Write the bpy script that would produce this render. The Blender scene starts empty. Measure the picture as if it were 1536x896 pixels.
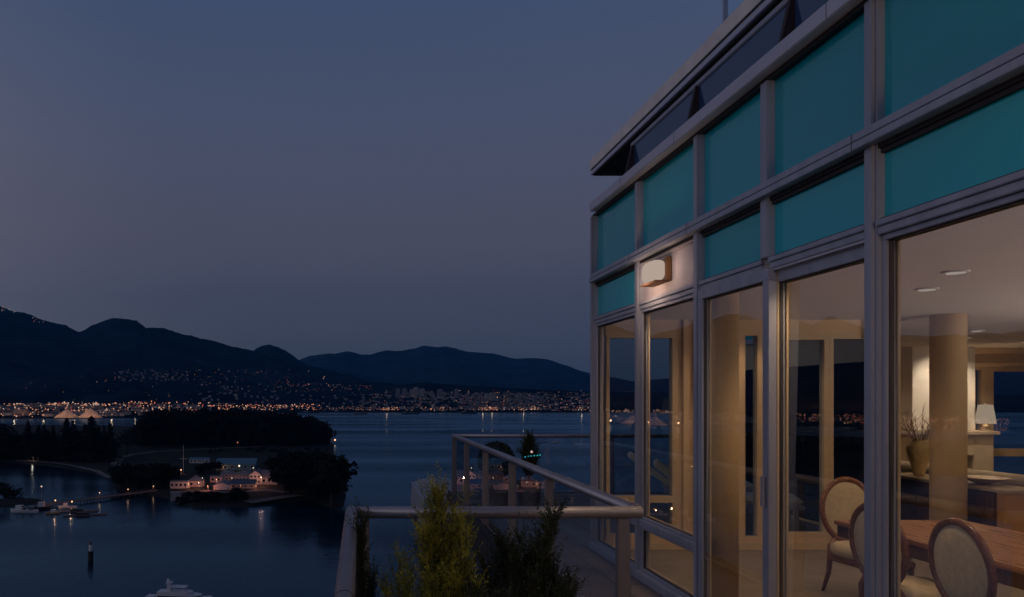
import bpy, bmesh, math, random
from mathutils import Vector, noise, Matrix
R = math.radians
scene = bpy.context.scene
col = scene.collection
E = 80.0                      # eye height above the water
F = 1150.0                    # focal length in photo pixels (1536 wide)
VPX, VPY = 541.0, 597.0

# ------------------------------------------------------------------ camera
cam_d = bpy.data.cameras.new('camera'); cam = bpy.data.objects.new('camera', cam_d); col.objects.link(cam)
cam.location = (0, 0, E); cam.rotation_euler = (R(90), 0, 0)
cam_d.sensor_width = 36.0; cam_d.lens = F / 1536 * 36
cam_d.shift_x = (768 - VPX) / 1536; cam_d.shift_y = (VPY - 448) / 1536
cam_d.clip_start = 0.05; cam_d.clip_end = 60000
scene.camera = cam

# ------------------------------------------------------------------ world, dusk sky
w = bpy.data.worlds.new('World'); scene.world = w; w.use_nodes = True
nt = w.node_tree; nt.nodes.clear()
def N(t, kind, **kw):
    n = t.nodes.new(kind)
    for k, v in kw.items(): setattr(n, k, v)
    return n
out = N(nt, 'ShaderNodeOutputWorld'); bg = N(nt, 'ShaderNodeBackground')
sky = N(nt, 'ShaderNodeTexSky', sky_type='NISHITA', sun_disc=False)
SUN_EL, SUN_AZ = R(8), R(-105)        # azimuth from +Y (north), negative = west
sky.sun_elevation = R(-2.5); sky.sun_rotation = SUN_AZ
tc = N(nt, 'ShaderNodeTexCoord'); sep = N(nt, 'ShaderNodeSeparateXYZ')
nt.links.new(tc.outputs['Generated'], sep.inputs[0])
ramp = N(nt, 'ShaderNodeValToRGB')
el = ramp.color_ramp.elements
stops = [(0.0, (.030, .044, .074)), (0.08, (.052, .064, .096)), (0.2, (.073, .076, .115)), (0.34, (.064, .079, .137)), (0.47, (.046, .071, .140)), (1.0, (.026, .034, .066))]
el[0].position, el[0].color = stops[0][0], (*stops[0][1], 1)
el[1].position, el[1].color = stops[-1][0], (*stops[-1][1], 1)
for p, c in stops[1:-1]:
    e = el.new(p); e.color = (*c, 1)
nt.links.new(sep.outputs['Z'], ramp.inputs[0])
# after-glow low in the west
dot = N(nt, 'ShaderNodeVectorMath', operation='DOT_PRODUCT')
dot.inputs[1].default_value = (math.sin(R(-105)), math.cos(R(-105)), -0.45)
nt.links.new(tc.outputs['Generated'], dot.inputs[0])
mr = N(nt, 'ShaderNodeMapRange', interpolation_type='SMOOTHSTEP')
mr.inputs['From Min'].default_value = -0.2; mr.inputs['From Max'].default_value = 1.0
nt.links.new(dot.outputs['Value'], mr.inputs['Value'])
glow = N(nt, 'ShaderNodeMix', data_type='RGBA', blend_type='MIX')
glow.inputs['A'].default_value = (0, 0, 0, 1); glow.inputs['B'].default_value = (.20, .165, .17, 1)
nt.links.new(mr.outputs['Result'], glow.inputs['Factor'])
add = N(nt, 'ShaderNodeMix', data_type='RGBA', blend_type='ADD'); add.inputs['Factor'].default_value = 1
nt.links.new(ramp.outputs['Color'], add.inputs['A']); nt.links.new(glow.outputs['Result'], add.inputs['B'])
add2 = N(nt, 'ShaderNodeMix', data_type='RGBA', blend_type='ADD'); add2.inputs['Factor'].default_value = 0.05
nt.links.new(add.outputs['Result'], add2.inputs['A']); nt.links.new(sky.outputs['Color'], add2.inputs['B'])
hzm = N(nt, 'ShaderNodeMapping'); hzm.inputs['Scale'].default_value = (1, 1, 4)      # faint level bands of thin cloud
hzn = N(nt, 'ShaderNodeTexNoise'); hzn.inputs['Scale'].default_value = 2.2; hzn.inputs['Detail'].default_value = 5
hzr = N(nt, 'ShaderNodeMapRange'); hzr.inputs['From Min'].default_value = .3; hzr.inputs['From Max'].default_value = .7; hzr.inputs['To Min'].default_value = .98; hzr.inputs['To Max'].default_value = 1.03
nt.links.new(tc.outputs['Generated'], hzm.inputs[0]); nt.links.new(hzm.outputs[0], hzn.inputs['Vector']); nt.links.new(hzn.outputs['Fac'], hzr.inputs['Value'])
scl = N(nt, 'ShaderNodeVectorMath', operation='SCALE'); nt.links.new(add2.outputs['Result'], scl.inputs[0]); nt.links.new(hzr.outputs[0], scl.inputs['Scale'])
nt.links.new(scl.outputs[0], bg.inputs['Color']); bg.inputs['Strength'].default_value = 1.07
nt.links.new(bg.outputs[0], out.inputs[0])

sd = bpy.data.lights.new('sun', 'SUN'); so = bpy.data.objects.new('sun', sd); col.objects.link(so)
sd.energy = 0.12; sd.angle = R(40); sd.color = (.92, .86, 1.0)
dv = Vector((math.sin(SUN_AZ) * math.cos(SUN_EL), math.cos(SUN_AZ) * math.cos(SUN_EL), math.sin(SUN_EL)))
so.rotation_euler = dv.to_track_quat('Z', 'Y').to_euler(); so.location = (-50, -10, 120)

scene.view_settings.view_transform = 'Standard'; scene.view_settings.look = 'None'
scene.view_settings.exposure = 0; scene.view_settings.gamma = 1; scene.view_settings.use_curve_mapping = False
scene.render.engine = 'CYCLES'
cy = scene.cycles
cy.use_denoising = True; cy.max_bounces = 8; cy.diffuse_bounces = 4; cy.glossy_bounces = 4
cy.transmission_bounces = 6; cy.transparent_max_bounces = 24; cy.sample_clamp_indirect = 2.0
cy.caustics_reflective = False; cy.caustics_refractive = False; cy.blur_glossy = 0.5

# ------------------------------------------------------------------ materials
MATS = {}
def mat(name, base, rough=.6, metal=0.0, var=0.0, vscale=4.0, bump=0.0, bscale=20.0, spec=.5, emit=None, estr=0.0, coat=0.0, stretch=(1, 1, 1)):
    if name in MATS: return MATS[name]
    m = bpy.data.materials.new(name); m.use_nodes = True; t = m.node_tree
    b = t.nodes['Principled BSDF']
    b.inputs['Base Color'].default_value = (*base, 1); b.inputs['Roughness'].default_value = rough
    b.inputs['Metallic'].default_value = metal; b.inputs['Specular IOR Level'].default_value = spec
    b.inputs['Coat Weight'].default_value = coat
    if emit:
        b.inputs['Emission Color'].default_value = (*emit, 1); b.inputs['Emission Strength'].default_value = estr
    if var or bump:
        c = N(t, 'ShaderNodeTexCoord'); mp = N(t, 'ShaderNodeMapping'); mp.inputs['Scale'].default_value = stretch
        t.links.new(c.outputs['Object'], mp.inputs[0])
    if var:
        n = N(t, 'ShaderNodeTexNoise'); n.inputs['Scale'].default_value = vscale; n.inputs['Detail'].default_value = 5
        t.links.new(mp.outputs[0], n.inputs['Vector'])
        r = N(t, 'ShaderNodeMapRange'); r.inputs['From Min'].default_value = .3; r.inputs['From Max'].default_value = .7
        r.inputs['To Min'].default_value = 1 - var; r.inputs['To Max'].default_value = 1 + var
        t.links.new(n.outputs['Fac'], r.inputs['Value'])
        mx = N(t, 'ShaderNodeVectorMath', operation='SCALE'); mx.inputs[0].default_value = base
        t.links.new(r.outputs[0], mx.inputs['Scale']); t.links.new(mx.outputs[0], b.inputs['Base Color'])
        r2 = N(t, 'ShaderNodeMapRange'); r2.inputs['To Min'].default_value = max(0, rough - .1 * (var > 0) - .02); r2.inputs['To Max'].default_value = min(1, rough + .1)
        t.links.new(n.outputs['Fac'], r2.inputs['Value']); t.links.new(r2.outputs[0], b.inputs['Roughness'])
    if bump:
        n2 = N(t, 'ShaderNodeTexNoise'); n2.inputs['Scale'].default_value = bscale; n2.inputs['Detail'].default_value = 3
        t.links.new(mp.outputs[0], n2.inputs['Vector'])
        bp = N(t, 'ShaderNodeBump'); bp.inputs['Strength'].default_value = bump; bp.inputs['Distance'].default_value = .02
        t.links.new(n2.outputs['Fac'], bp.inputs['Height']); t.links.new(bp.outputs[0], b.inputs['Normal'])
    MATS[name] = m; return m

def emat(name, c, s):
    if name in MATS: return MATS[name]
    m = bpy.data.materials.new(name); m.use_nodes = True; t = m.node_tree; t.nodes.clear()
    o = N(t, 'ShaderNodeOutputMaterial'); e = N(t, 'ShaderNodeEmission')
    e.inputs['Color'].default_value = (*c, 1); e.inputs['Strength'].default_value = s
    t.links.new(e.outputs[0], o.inputs[0]); MATS[name] = m; return m

def glass(name, tint, ior, rough=0.0, wob=0.0):
    if name in MATS: return MATS[name]
    m = bpy.data.materials.new(name); m.use_nodes = True; t = m.node_tree; t.nodes.clear()
    o = N(t, 'ShaderNodeOutputMaterial'); mx = N(t, 'ShaderNodeMixShader')
    tr = N(t, 'ShaderNodeBsdfTransparent'); tr.inputs[0].default_value = (*tint, 1)
    g = N(t, 'ShaderNodeBsdfGlossy'); g.inputs['Roughness'].default_value = rough; g.inputs['Color'].default_value = (.95, .97, 1, 1)
    fr = N(t, 'ShaderNodeFresnel'); ge = N(t, 'ShaderNodeNewGeometry'); mi = N(t, 'ShaderNodeMapRange')      # the same reflection from both sides of the sheet
    mi.inputs['To Min'].default_value = ior; mi.inputs['To Max'].default_value = 1 / ior
    t.links.new(ge.outputs['Backfacing'], mi.inputs['Value']); t.links.new(mi.outputs[0], fr.inputs['IOR'])
    t.links.new(fr.outputs[0], mx.inputs[0]); t.links.new(tr.outputs[0], mx.inputs[1]); t.links.new(g.outputs[0], mx.inputs[2])
    t.links.new(mx.outputs[0], o.inputs[0])
    if wob:
        c = N(t, 'ShaderNodeTexCoord'); n2 = N(t, 'ShaderNodeTexNoise'); n2.inputs['Scale'].default_value = 1.3
        t.links.new(c.outputs['Object'], n2.inputs['Vector'])
        bp = N(t, 'ShaderNodeBump'); bp.inputs['Strength'].default_value = wob; bp.inputs['Distance'].default_value = .01
        t.links.new(n2.outputs['Fac'], bp.inputs['Height']); t.links.new(bp.outputs[0], g.inputs['Normal'])
    MATS[name] = m; return m

ALU = mat('aluminium paint', (.38, .40, .49), .40, .25, var=.13, vscale=2.2, stretch=(5, 5, .5), bump=.02, bscale=8)
ALUD = mat('aluminium dark gasket', (.03, .025, .03), .6)
CAPM = mat('cap flashing', (.56, .56, .66), .45, .2, var=.08, vscale=1.5)
CREAM = mat('cream timber', (.62, .47, .30), .5, var=.05)
WALLM = mat('warm interior plaster', (.68, .50, .32), .8, var=.04, vscale=1.5)
CEILM = mat('ceiling paint', (.78, .72, .68), .9, var=.02)
CARPET = mat('beige carpet', (.27, .22, .17), .95, var=.12, vscale=6, bump=.3, bscale=300)
WOOD = mat('brown polished wood', (.20, .075, .03), .25, var=.35, vscale=3, stretch=(1, 14, 14), coat=.3)
WOODD = mat('dark brown wood', (.095, .045, .03), .55, spec=.25, var=.3, vscale=4, stretch=(10, 10, 1))
TABW = mat('table top wood', (.36, .165, .075), .3, var=.3, vscale=2, stretch=(14, 1, 14), coat=.05)
FABRIC = mat('cream upholstery', (.66, .54, .36), .9, var=.12, vscale=25, bump=.2, bscale=200)
SOFAM = mat('white sofa fabric', (.72, .64, .52), .9, var=.05, bump=.1, bscale=120)
MARBLE = mat('limestone', (.66, .55, .42), .5, var=.1)
BLACK = mat('soot black', (.01, .01, .01), .9)
GLASS = glass('window glass', (.95, .97, .95), 2.6, 0.0, .02)
RGLASS = glass('railing glass', (.86, .90, .93), 1.95, 0.0, .01)
RAILM = mat('brushed rail metal', (.36, .33, .36), .35, .6, var=.12, vscale=5, bump=.05, bscale=60)
POSTM = mat('post paint', (.25, .215, .22), .5, .2, var=.1, vscale=6)
DECK = mat('terrace pavers', (.20, .19, .205), .6, var=.18, vscale=3, bump=.25, bscale=60)
SPAN = mat('teal spandrel glass', (.0, .44, .54), .08, var=.05, vscale=.8, spec=.5)
t = SPAN.node_tree; b = t.nodes['Principled BSDF']; b.inputs['Coat Weight'].default_value = .25; b.inputs['Coat Roughness'].default_value = .05; b.inputs['Coat IOR'].default_value = 1.55
oi = N(t, 'ShaderNodeObjectInfo'); r3 = N(t, 'ShaderNodeMapRange'); r3.inputs['To Min'].default_value = .86; r3.inputs['To Max'].default_value = 1.12
t.links.new(oi.outputs['Random'], r3.inputs['Value']); s3 = N(t, 'ShaderNodeVectorMath', operation='SCALE')
t.links.new(b.inputs['Base Color'].links[0].from_socket, s3.inputs[0]); t.links.new(r3.outputs[0], s3.inputs['Scale']); t.links.new(s3.outputs[0], b.inputs['Base Color'])
c3 = N(t, 'ShaderNodeTexCoord'); n3 = N(t, 'ShaderNodeTexNoise'); n3.inputs['Scale'].default_value = .9; bp3 = N(t, 'ShaderNodeBump'); bp3.inputs['Strength'].default_value = .06; bp3.inputs['Distance'].default_value = .02
t.links.new(c3.outputs['Object'], n3.inputs['Vector']); t.links.new(n3.outputs['Fac'], bp3.inputs['Height']); t.links.new(bp3.outputs[0], b.inputs['Coat Normal'])
CLERE = mat('dark blue clerestory glass', (.03, .07, .17), .04, var=.05, spec=.9)
FASC = mat('beige coping stone', (.86, .80, .76), .75, var=.1, vscale=6, bump=.2, bscale=20)
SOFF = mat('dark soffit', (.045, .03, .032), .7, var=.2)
PANELM = mat('metal infill panel', (.42, .38, .42), .45, .05, var=.1)
BARK = mat('bark', (.05, .035, .025), .9)
CONIF = mat('dark conifer needles', (.010, .014, .013), .9, spec=.1, var=.35, vscale=.08)
BROAD = mat('dark broadleaf foliage', (.014, .018, .014), .9, spec=.1, var=.35, vscale=.08)
WHITEP = mat('white paint', (.7, .7, .7), .5, var=.06)

# ------------------------------------------------------------------ mesh builder
def wloc(o):
    v = Vector((0, 0, 0))
    while o: v += o.location; o = o.parent
    return v
class MB:
    def __init__(s): s.v = []; s.f = []; s.mi = []
    def add(s, vs, fs, mi=0):
        b = len(s.v); s.v += [tuple(p) for p in vs]; s.f += [tuple(i + b for i in f) for f in fs]; s.mi += [mi] * len(fs); return s
    def box(s, x0, x1, y0, y1, z0, z1, mi=0):
        x0, x1 = sorted((x0, x1)); y0, y1 = sorted((y0, y1)); z0, z1 = sorted((z0, z1))
        return s.add([(x0, y0, z0), (x1, y0, z0), (x1, y1, z0), (x0, y1, z0), (x0, y0, z1), (x1, y0, z1), (x1, y1, z1), (x0, y1, z1)],
                     [(0, 3, 2, 1), (4, 5, 6, 7), (0, 1, 5, 4), (1, 2, 6, 5), (2, 3, 7, 6), (3, 0, 4, 7)], mi)
    def tube(s, p0, p1, r0, r1=None, n=12, caps=True, mi=0):
        r1 = r0 if r1 is None else r1
        p0, p1 = Vector(p0), Vector(p1); d = (p1 - p0).normalized()
        a = d.orthogonal().normalized(); b = d.cross(a)
        vs = []
        for p, r in ((p0, r0), (p1, r1)):
            for i in range(n):
                t = 2 * math.pi * i / n; vs.append(p + a * math.cos(t) * r + b * math.sin(t) * r)
        fs = [(i, (i + 1) % n, n + (i + 1) % n, n + i) for i in range(n)]
        if caps: fs += [tuple(range(n - 1, -1, -1)), tuple(range(n, 2 * n))]
        return s.add(vs, fs, mi)
    def path(s, pts, rs, n=8, mi=0):
        pts = [Vector(p) for p in pts]
        if not isinstance(rs, (list, tuple)): rs = [rs] * len(pts)
        vs = []; a = None
        for i, p in enumerate(pts):
            d = (pts[min(i + 1, len(pts) - 1)] - pts[max(i - 1, 0)]).normalized()
            a = d.orthogonal().normalized() if a is None else (a - d * a.dot(d)).normalized()
            b = d.cross(a)
            for k in range(n):
                t = 2 * math.pi * k / n; vs.append(p + (a * math.cos(t) + b * math.sin(t)) * rs[i])
        fs = []
        for i in range(len(pts) - 1):
            for k in range(n):
                fs.append((i * n + k, i * n + (k + 1) % n, (i + 1) * n + (k + 1) % n, (i + 1) * n + k))
        fs += [tuple(range(n - 1, -1, -1)), tuple(range((len(pts) - 1) * n, len(pts) * n))]
        return s.add(vs, fs, mi)
    def lathe(s, prof, c, n=24, mi=0):
        vs = []; 
        for r, z in prof:
            for i in range(n):
                t = 2 * math.pi * i / n; vs.append((c[0] + r * math.cos(t), c[1] + r * math.sin(t), c[2] + z))
        fs = []
        for j in range(len(prof) - 1):
            for i in range(n):
                fs.append((j * n + i, j * n + (i + 1) % n, (j + 1) * n + (i + 1) % n, (j + 1) * n + i))
        fs += [tuple(range(n - 1, -1, -1)), tuple(range((len(prof) - 1) * n, len(prof) * n))]
        return s.add(vs, fs, mi)
    def prism(s, poly, z0, z1, mi=0):
        n = len(poly)
        vs = [(x, y, z0) for x, y in poly] + [(x, y, z1) for x, y in poly]
        fs = [tuple(range(n - 1, -1, -1)), tuple(range(n, 2 * n))] + [(i, (i + 1) % n, n + (i + 1) % n, n + i) for i in range(n)]
        return s.add(vs, fs, mi)
    def quad(s, a, b, c, d, mi=0): return s.add([a, b, c, d], [(0, 1, 2, 3)], mi)
    def build(s, name, m, parent=None, bevel=0.0, smooth=False, fix=False):
        me = bpy.data.meshes.new(name)
        off = wloc(parent) if parent else Vector((0, 0, 0))
        me.from_pydata([(x - off.x, y - off.y, z - off.z) for x, y, z in s.v], [], s.f)
        ms = m if isinstance(m, (list, tuple)) else [m]
        for q in ms: me.materials.append(q)
        if len(ms) > 1: me.polygons.foreach_set('material_index', s.mi)
        if bevel or fix:
            bm = bmesh.new(); bm.from_mesh(me)
            bmesh.ops.recalc_face_normals(bm, faces=bm.faces)
            if bevel: bmesh.ops.bevel(bm, geom=[e for e in bm.edges if e.is_manifold and e.calc_face_angle(0) > .6], offset=bevel, segments=2, affect='EDGES', clamp_overlap=True)
            bm.to_mesh(me); bm.free()
        if smooth:
            me.polygons.foreach_set('use_smooth', [True] * len(me.polygons))
        me.update()
        o = bpy.data.objects.new(name, me); col.objects.link(o)
        if parent: o.parent = parent
        return o
def box(name, m, parent, x0, x1, y0, y1, z0, z1, bevel=.004):
    return MB().box(x0, x1, y0, y1, z0, z1).build(name, m, parent, bevel)
def empty(name, loc, label=None, cat=None, group=None):
    o = bpy.data.objects.new(name, None); o.location = loc; o.empty_display_size = .2; col.objects.link(o)
    if label: tag(o, label, cat, group)
    return o
def tag(o, label=None, cat=None, group=None, kind=None):
    if label: o['label'] = label
    if cat: o['category'] = cat
    if group: o['group'] = group
    if kind: o['kind'] = kind
    return o
def struct(o, label=None): o['kind'] = 'structure'; return o
def copy_tree(o, parent=None):
    c = o.copy(); col.objects.link(c)
    if parent: c.parent = parent
    for ch in list(o.children): copy_tree(ch, c)
    return c
def light(name, kind, loc, power, color, parent=None, **kw):
    l = bpy.data.lights.new(name, kind); l.energy = power; l.color = color
    for k, v in kw.items(): setattr(l, k, v)
    o = bpy.data.objects.new(name, l); col.objects.link(o)
    if parent: o.parent = parent; o.location = Vector(loc) - wloc(parent)
    else: o.location = loc
    return o
def gp(x, y, z=0.0):
    """point at height z seen at photo pixel (x, y) below the horizon: used to survey where the land and boats stand"""
    Z = (E - z) * F / (y - VPY); return Vector(((x - VPX) * Z / F, Z, z))
# ================================================================== LANDSCAPE
rnd = random.Random(7)
def lerp(a, b, t): return a + (b - a) * t
def interp(x, pts):
    if x <= pts[0][0]: return pts[0][1]
    for (x0, y0), (x1, y1) in zip(pts, pts[1:]):
        if x <= x1: return lerp(y0, y1, (x - x0) / (x1 - x0))
    return pts[-1][1]
def sstep(t): t = max(0, min(1, t)); return t * t * (3 - 2 * t)

# ---- water
def water_mat():
    m = bpy.data.materials.new('harbour water'); m.use_nodes = True; t = m.node_tree; t.nodes.clear()
    oo = N(t, 'ShaderNodeOutputMaterial'); mx = N(t, 'ShaderNodeMixShader'); df = N(t, 'ShaderNodeBsdfDiffuse'); gl = N(t, 'ShaderNodeBsdfGlossy'); fr = N(t, 'ShaderNodeFresnel')
    df.inputs['Color'].default_value = (.0015, .011, .026, 1); gl.inputs['Color'].default_value = (.46, .74, .94, 1); fr.inputs['IOR'].default_value = 1.33
    t.links.new(fr.outputs[0], mx.inputs[0]); t.links.new(df.outputs[0], mx.inputs[1]); t.links.new(gl.outputs[0], mx.inputs[2]); t.links.new(mx.outputs[0], oo.inputs[0])
    c = N(t, 'ShaderNodeTexCoord')
    def nz(sc, det, st=(1, 1, 1)):
        mp = N(t, 'ShaderNodeMapping'); mp.inputs['Scale'].default_value = st
        n = N(t, 'ShaderNodeTexNoise'); n.inputs['Scale'].default_value = sc; n.inputs['Detail'].default_value = det
        t.links.new(c.outputs['Object'], mp.inputs[0]); t.links.new(mp.outputs[0], n.inputs['Vector']); return n
    a, d, e = nz(.35, 3, (1, .6, 1)), nz(.06, 2, (1, .5, 1)), nz(.004, 4, (.35, 1.6, 1))
    r = N(t, 'ShaderNodeMapRange'); r.inputs['From Min'].default_value = .35; r.inputs['From Max'].default_value = .65
    r.inputs['To Min'].default_value = .10; r.inputs['To Max'].default_value = .22
    t.links.new(e.outputs['Fac'], r.inputs['Value']); t.links.new(r.outputs[0], gl.inputs['Roughness'])
    wr = N(t, 'ShaderNodeMapRange'); wr.inputs['From Min'].default_value = .36; wr.inputs['From Max'].default_value = .62; wr.inputs['To Min'].default_value = .72; wr.inputs['To Max'].default_value = 1.12
    ws_ = N(t, 'ShaderNodeVectorMath', operation='SCALE'); ws_.inputs[0].default_value = (.46, .74, .94); e2 = nz(.0022, 5, (.25, 2.2, 1))
    t.links.new(e2.outputs['Fac'], wr.inputs['Value']); t.links.new(wr.outputs[0], ws_.inputs['Scale']); t.links.new(ws_.outputs[0], gl.inputs['Color'])
    s = N(t, 'ShaderNodeMath', operation='MULTIPLY_ADD'); s.inputs[1].default_value = 2.5
    t.links.new(d.outputs['Fac'], s.inputs[0]); t.links.new(a.outputs['Fac'], s.inputs[2])
    bp = N(t, 'ShaderNodeBump'); bp.inputs['Strength'].default_value = .55; bp.inputs['Distance'].default_value = .25
    t.links.new(s.outputs[0], bp.inputs['Height']); t.links.new(bp.outputs[0], gl.inputs['Normal']); t.links.new(bp.outputs[0], fr.inputs['Normal'])
    return m
wm = MB(); wm.quad((-26000, -6000, 0), (26000, -6000, 0), (26000, 26000, 0), (-26000, 26000, 0))
struct(wm.build('water', water_mat()))

# ---- mountains and the north shore
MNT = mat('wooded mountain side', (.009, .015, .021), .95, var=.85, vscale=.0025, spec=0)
MNT2 = mat('hazed far mountain side', (.022, .040, .062), .95, var=.4, vscale=.002, spec=0)  # base colour lightened and blued to add distance haze
P1 = [(-1600, 470), (-900, 455), (-500, 470), (-300, 485), (-219, 478), (-190, 465), (-158, 458), (-133, 470), (-98, 462), (-60, 466), (-20, 456), (0, 460), (20, 465), (40, 472), (60, 478), (80, 484), (100, 489), (110, 494), (120, 498), (135, 490), (150, 483), (165, 479), (185, 478), (205, 482), (218, 490), (245, 493), (270, 500), (305, 508), (330, 515), (360, 522), (385, 529), (420, 537), (450, 544), (480, 552), (520, 563), (560, 573), (600, 577), (640, 574), (700, 579), (800, 584), (900, 588), (1100, 590), (1800, 592)]
P2 = [(300, 575), (365, 535), (382, 525), (397, 518), (408, 517), (418, 520), (432, 529), (448, 540), (480, 560), (520, 590)]
P3 = [(380, 560), (430, 545), (450, 540), (465, 534), (480, 532), (490, 530), (505, 531), (517, 527), (525, 528), (540, 532), (555, 531), (568, 529), (585, 526), (600, 526), (615, 524), (625, 523), (634, 518), (645, 519), (655, 521), (668, 520), (685, 523), (697, 527), (712, 529), (740, 530), (757, 535), (770, 538), (785, 538), (800, 537), (815, 538), (830, 542), (850, 549), (870, 556), (885, 560), (950, 572), (1100, 560), (1400, 540), (1800, 560), (2600, 585)]
def zs(a): return lerp(2950, 4150, sstep((a + .32) / .27)) + 60 * noise.noise((a * 14, 2, 0))
def zr(a): return lerp(8500, 6300, sstep((a + .05) / .2))
def pw(a): return lerp(2.3, 1.25, sstep((a + .12) / .25))
def shore_h(a, Y):
    s0, s1 = zs(a), zr(a); s = (Y - s0) / (s1 - s0)
    hr = E + (VPY - interp(VPX + a * F, P1)) * s1 / F
    hr *= 1 + .022 * noise.noise((a * 45, 0, 9)) + .013 * noise.noise((a * 170, 0, 4))
    if s <= 0: return -6 * min(1, -s * 60)
    if s <= 1:
        h = 3 * min(1, s * 40) + hr * (.06 * s + .94 * s ** pw(a)) * 1.0
        e = s * (1 - s) * 4
        h += e * (150 * noise.noise((a * 9, Y * .0011, 3)) + 40 * noise.noise((a * 26, Y * .003, 7))) * min(1, hr / 700)
        # never above the line of sight to the ridge
        lim = E + (hr - E) * (Y / s1) * (.9 + .1 * s) if hr > E else h
        return min(h, lim) if s > .3 else h
    return hr - (s - 1) * 2500
def ground_mesh(name, hf, a0, a1, na, Ys, m):
    b = MB(); vs = []; n = len(Ys)
    for i in range(na + 1):
        a = lerp(a0, a1, i / na)
        for t in Ys:
            Y = hf(a, t, True); vs.append((a * Y, Y, hf(a, Y, False)))
    fs = [(i * n + j, (i + 1) * n + j, (i + 1) * n + j + 1, i * n + j + 1) for i in range(na) for j in range(n - 1)]
    b.add(vs, fs); return b.build(name, m, smooth=True)
TS = [-.05, -.02, 0, .008, .02] + [.02 + .98 * (k / 60) ** 1.15 for k in range(1, 61)] + [1.03, 1.1, 1.25]
def f1(a, t, want):
    if want: return lerp(zs(a), zr(a), t)
    fine = 5 * noise.noise((a * 160, t * .004, 1))
    h = shore_h(a, t); return h + (fine if h > 60 else 0)
struct(ground_mesh('north_shore_hills', f1, -1.5, 1.1, 620, TS, MNT))
def rng(profile, z0, z1, rough):
    def f(a, t, want):
        if want: return lerp(z0, z1, t)
        x = VPX + a * F
        s = (t - z0) / (z1 - z0); hr = E + (VPY - interp(x, profile)) * z1 / F
        hr *= 1 + .022 * noise.noise((a * 50, 0, 9)) + .010 * noise.noise((a * 190, 0, 4))
        e = max(0, s * (1 - s) * 4)
        if s > 1: return hr - (s - 1) * 2500
        return hr * s ** 1.1 + e * rough * noise.noise((a * 12, t * .001, 5)) + 9 * noise.noise((a * 120, t * .004, 1))
    return f
T2 = [k / 24 for k in range(25)] + [1.08, 1.25]
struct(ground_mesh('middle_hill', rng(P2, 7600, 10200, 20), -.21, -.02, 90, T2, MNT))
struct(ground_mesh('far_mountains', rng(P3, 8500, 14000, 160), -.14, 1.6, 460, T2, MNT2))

# ---- park land, the island and the causeway, one sheet cut by its own shoreline
SH = [(-900, 690), (-300, 692), (0, 693), (60, 698), (110, 705), (150, 713), (168, 722), (174, 735), (200, 742), (235, 745), (255, 750), (268, 759), (300, 763), (370, 761), (430, 754), (462, 750), (480, 757), (500, 765), (514, 764), (519, 745), (516, 718), (507, 697), (501, 682), (500, 668), (497, 656), (470, 651), (440, 648), (300, 644), (200, 643), (0, 641), (-900, 641)]
POLY = [(gp(x, y).x, gp(x, y).y) for x, y in SH]
def sdist(px, py):
    ins = False; d = 1e9; n = len(POLY)
    for i in range(n):
        x0, y0 = POLY[i]; x1, y1 = POLY[(i + 1) % n]
        if (y0 > py) != (y1 > py) and px < (x1 - x0) * (py - y0) / (y1 - y0) + x0: ins = not ins
        dx, dy = x1 - x0, y1 - y0; t = max(0, min(1, ((px - x0) * dx + (py - y0) * dy) / (dx * dx + dy * dy)))
        q = (px - x0 - t * dx) ** 2 + (py - y0 - t * dy) ** 2
        if q < d: d = q
    d = math.sqrt(d); return d if ins else -d
def land_h(x, y):
    d = sdist(x, y)
    if d < 0: return max(-4, d * .18)
    return 2.4 * sstep(d / 12) + 7 * sstep((y - 1080) / 250) * sstep(d / 60) + .35 * noise.noise((x * .04, y * .04, 0)) * min(1, d / 10)
lb = MB(); vs = []; fs = []; X0, X1, Y0, Y1, ST = -1500, 60, 530, 2130, 8.0
nx, ny = int((X1 - X0) / ST), int((Y1 - Y0) / ST)
for j in range(ny + 1):
    for i in range(nx + 1):
        x, y = X0 + i * ST, Y0 + j * ST; vs.append((x, y, land_h(x, y)))
for j in range(ny):
    for i in range(nx):
        q = (j * (nx + 1) + i, j * (nx + 1) + i + 1, (j + 1) * (nx + 1) + i + 1, (j + 1) * (nx + 1) + i)
        if max(vs[k][2] for k in q) > -3.5: fs.append(q)
used = sorted({k for f in fs for k in f}); idx = {k: n for n, k in enumerate(used)}
lb.add([vs[k] for k in used], [tuple(idx[k] for k in f) for f in fs])
LAND = mat('grass and earth', (.022, .024, .022), .95, var=.35, vscale=.05, spec=.1)
struct(lb.build('park_land', LAND, smooth=True))
ROADM = mat('pale gravel road', (.11, .10, .105), .9, var=.2, vscale=.1)
def ribbon(name, pts, wdt, lift=.25):
    P = [gp(x, y, 3) for x, y in pts]; dense = []
    for a, b in zip(P, P[1:]):
        k = max(1, int((b - a).length / 9)); dense += [a.lerp(b, t / k) for t in range(k)]
    dense.append(P[-1]); v = []; f = []
    for i, p in enumerate(dense):
        d = (dense[min(i + 1, len(dense) - 1)] - dense[max(i - 1, 0)]).normalized(); nrm = Vector((-d.y, d.x, 0))
        for s in (-1, 0, 1):
            q = p + nrm * s * wdt / 2; v.append((q.x, q.y, max(land_h(q.x, q.y), land_h(p.x, p.y)) + lift))
    for i in range(len(dense) - 1):
        for k in range(2): f.append((i * 3 + k, i * 3 + k + 1, (i + 1) * 3 + k + 1, (i + 1) * 3 + k))
    m = MB(); m.add(v, f); return struct(m.build(name, ROADM, smooth=True))
ribbon('seawall_path', [(25, 690), (60, 692), (90, 695), (120, 700), (148, 706), (166, 714)], 6)
ribbon('park_road', [(172, 704), (174, 694), (182, 686), (200, 681), (235, 677), (290, 675), (360, 673), (420, 671), (470, 667)], 11)
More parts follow.
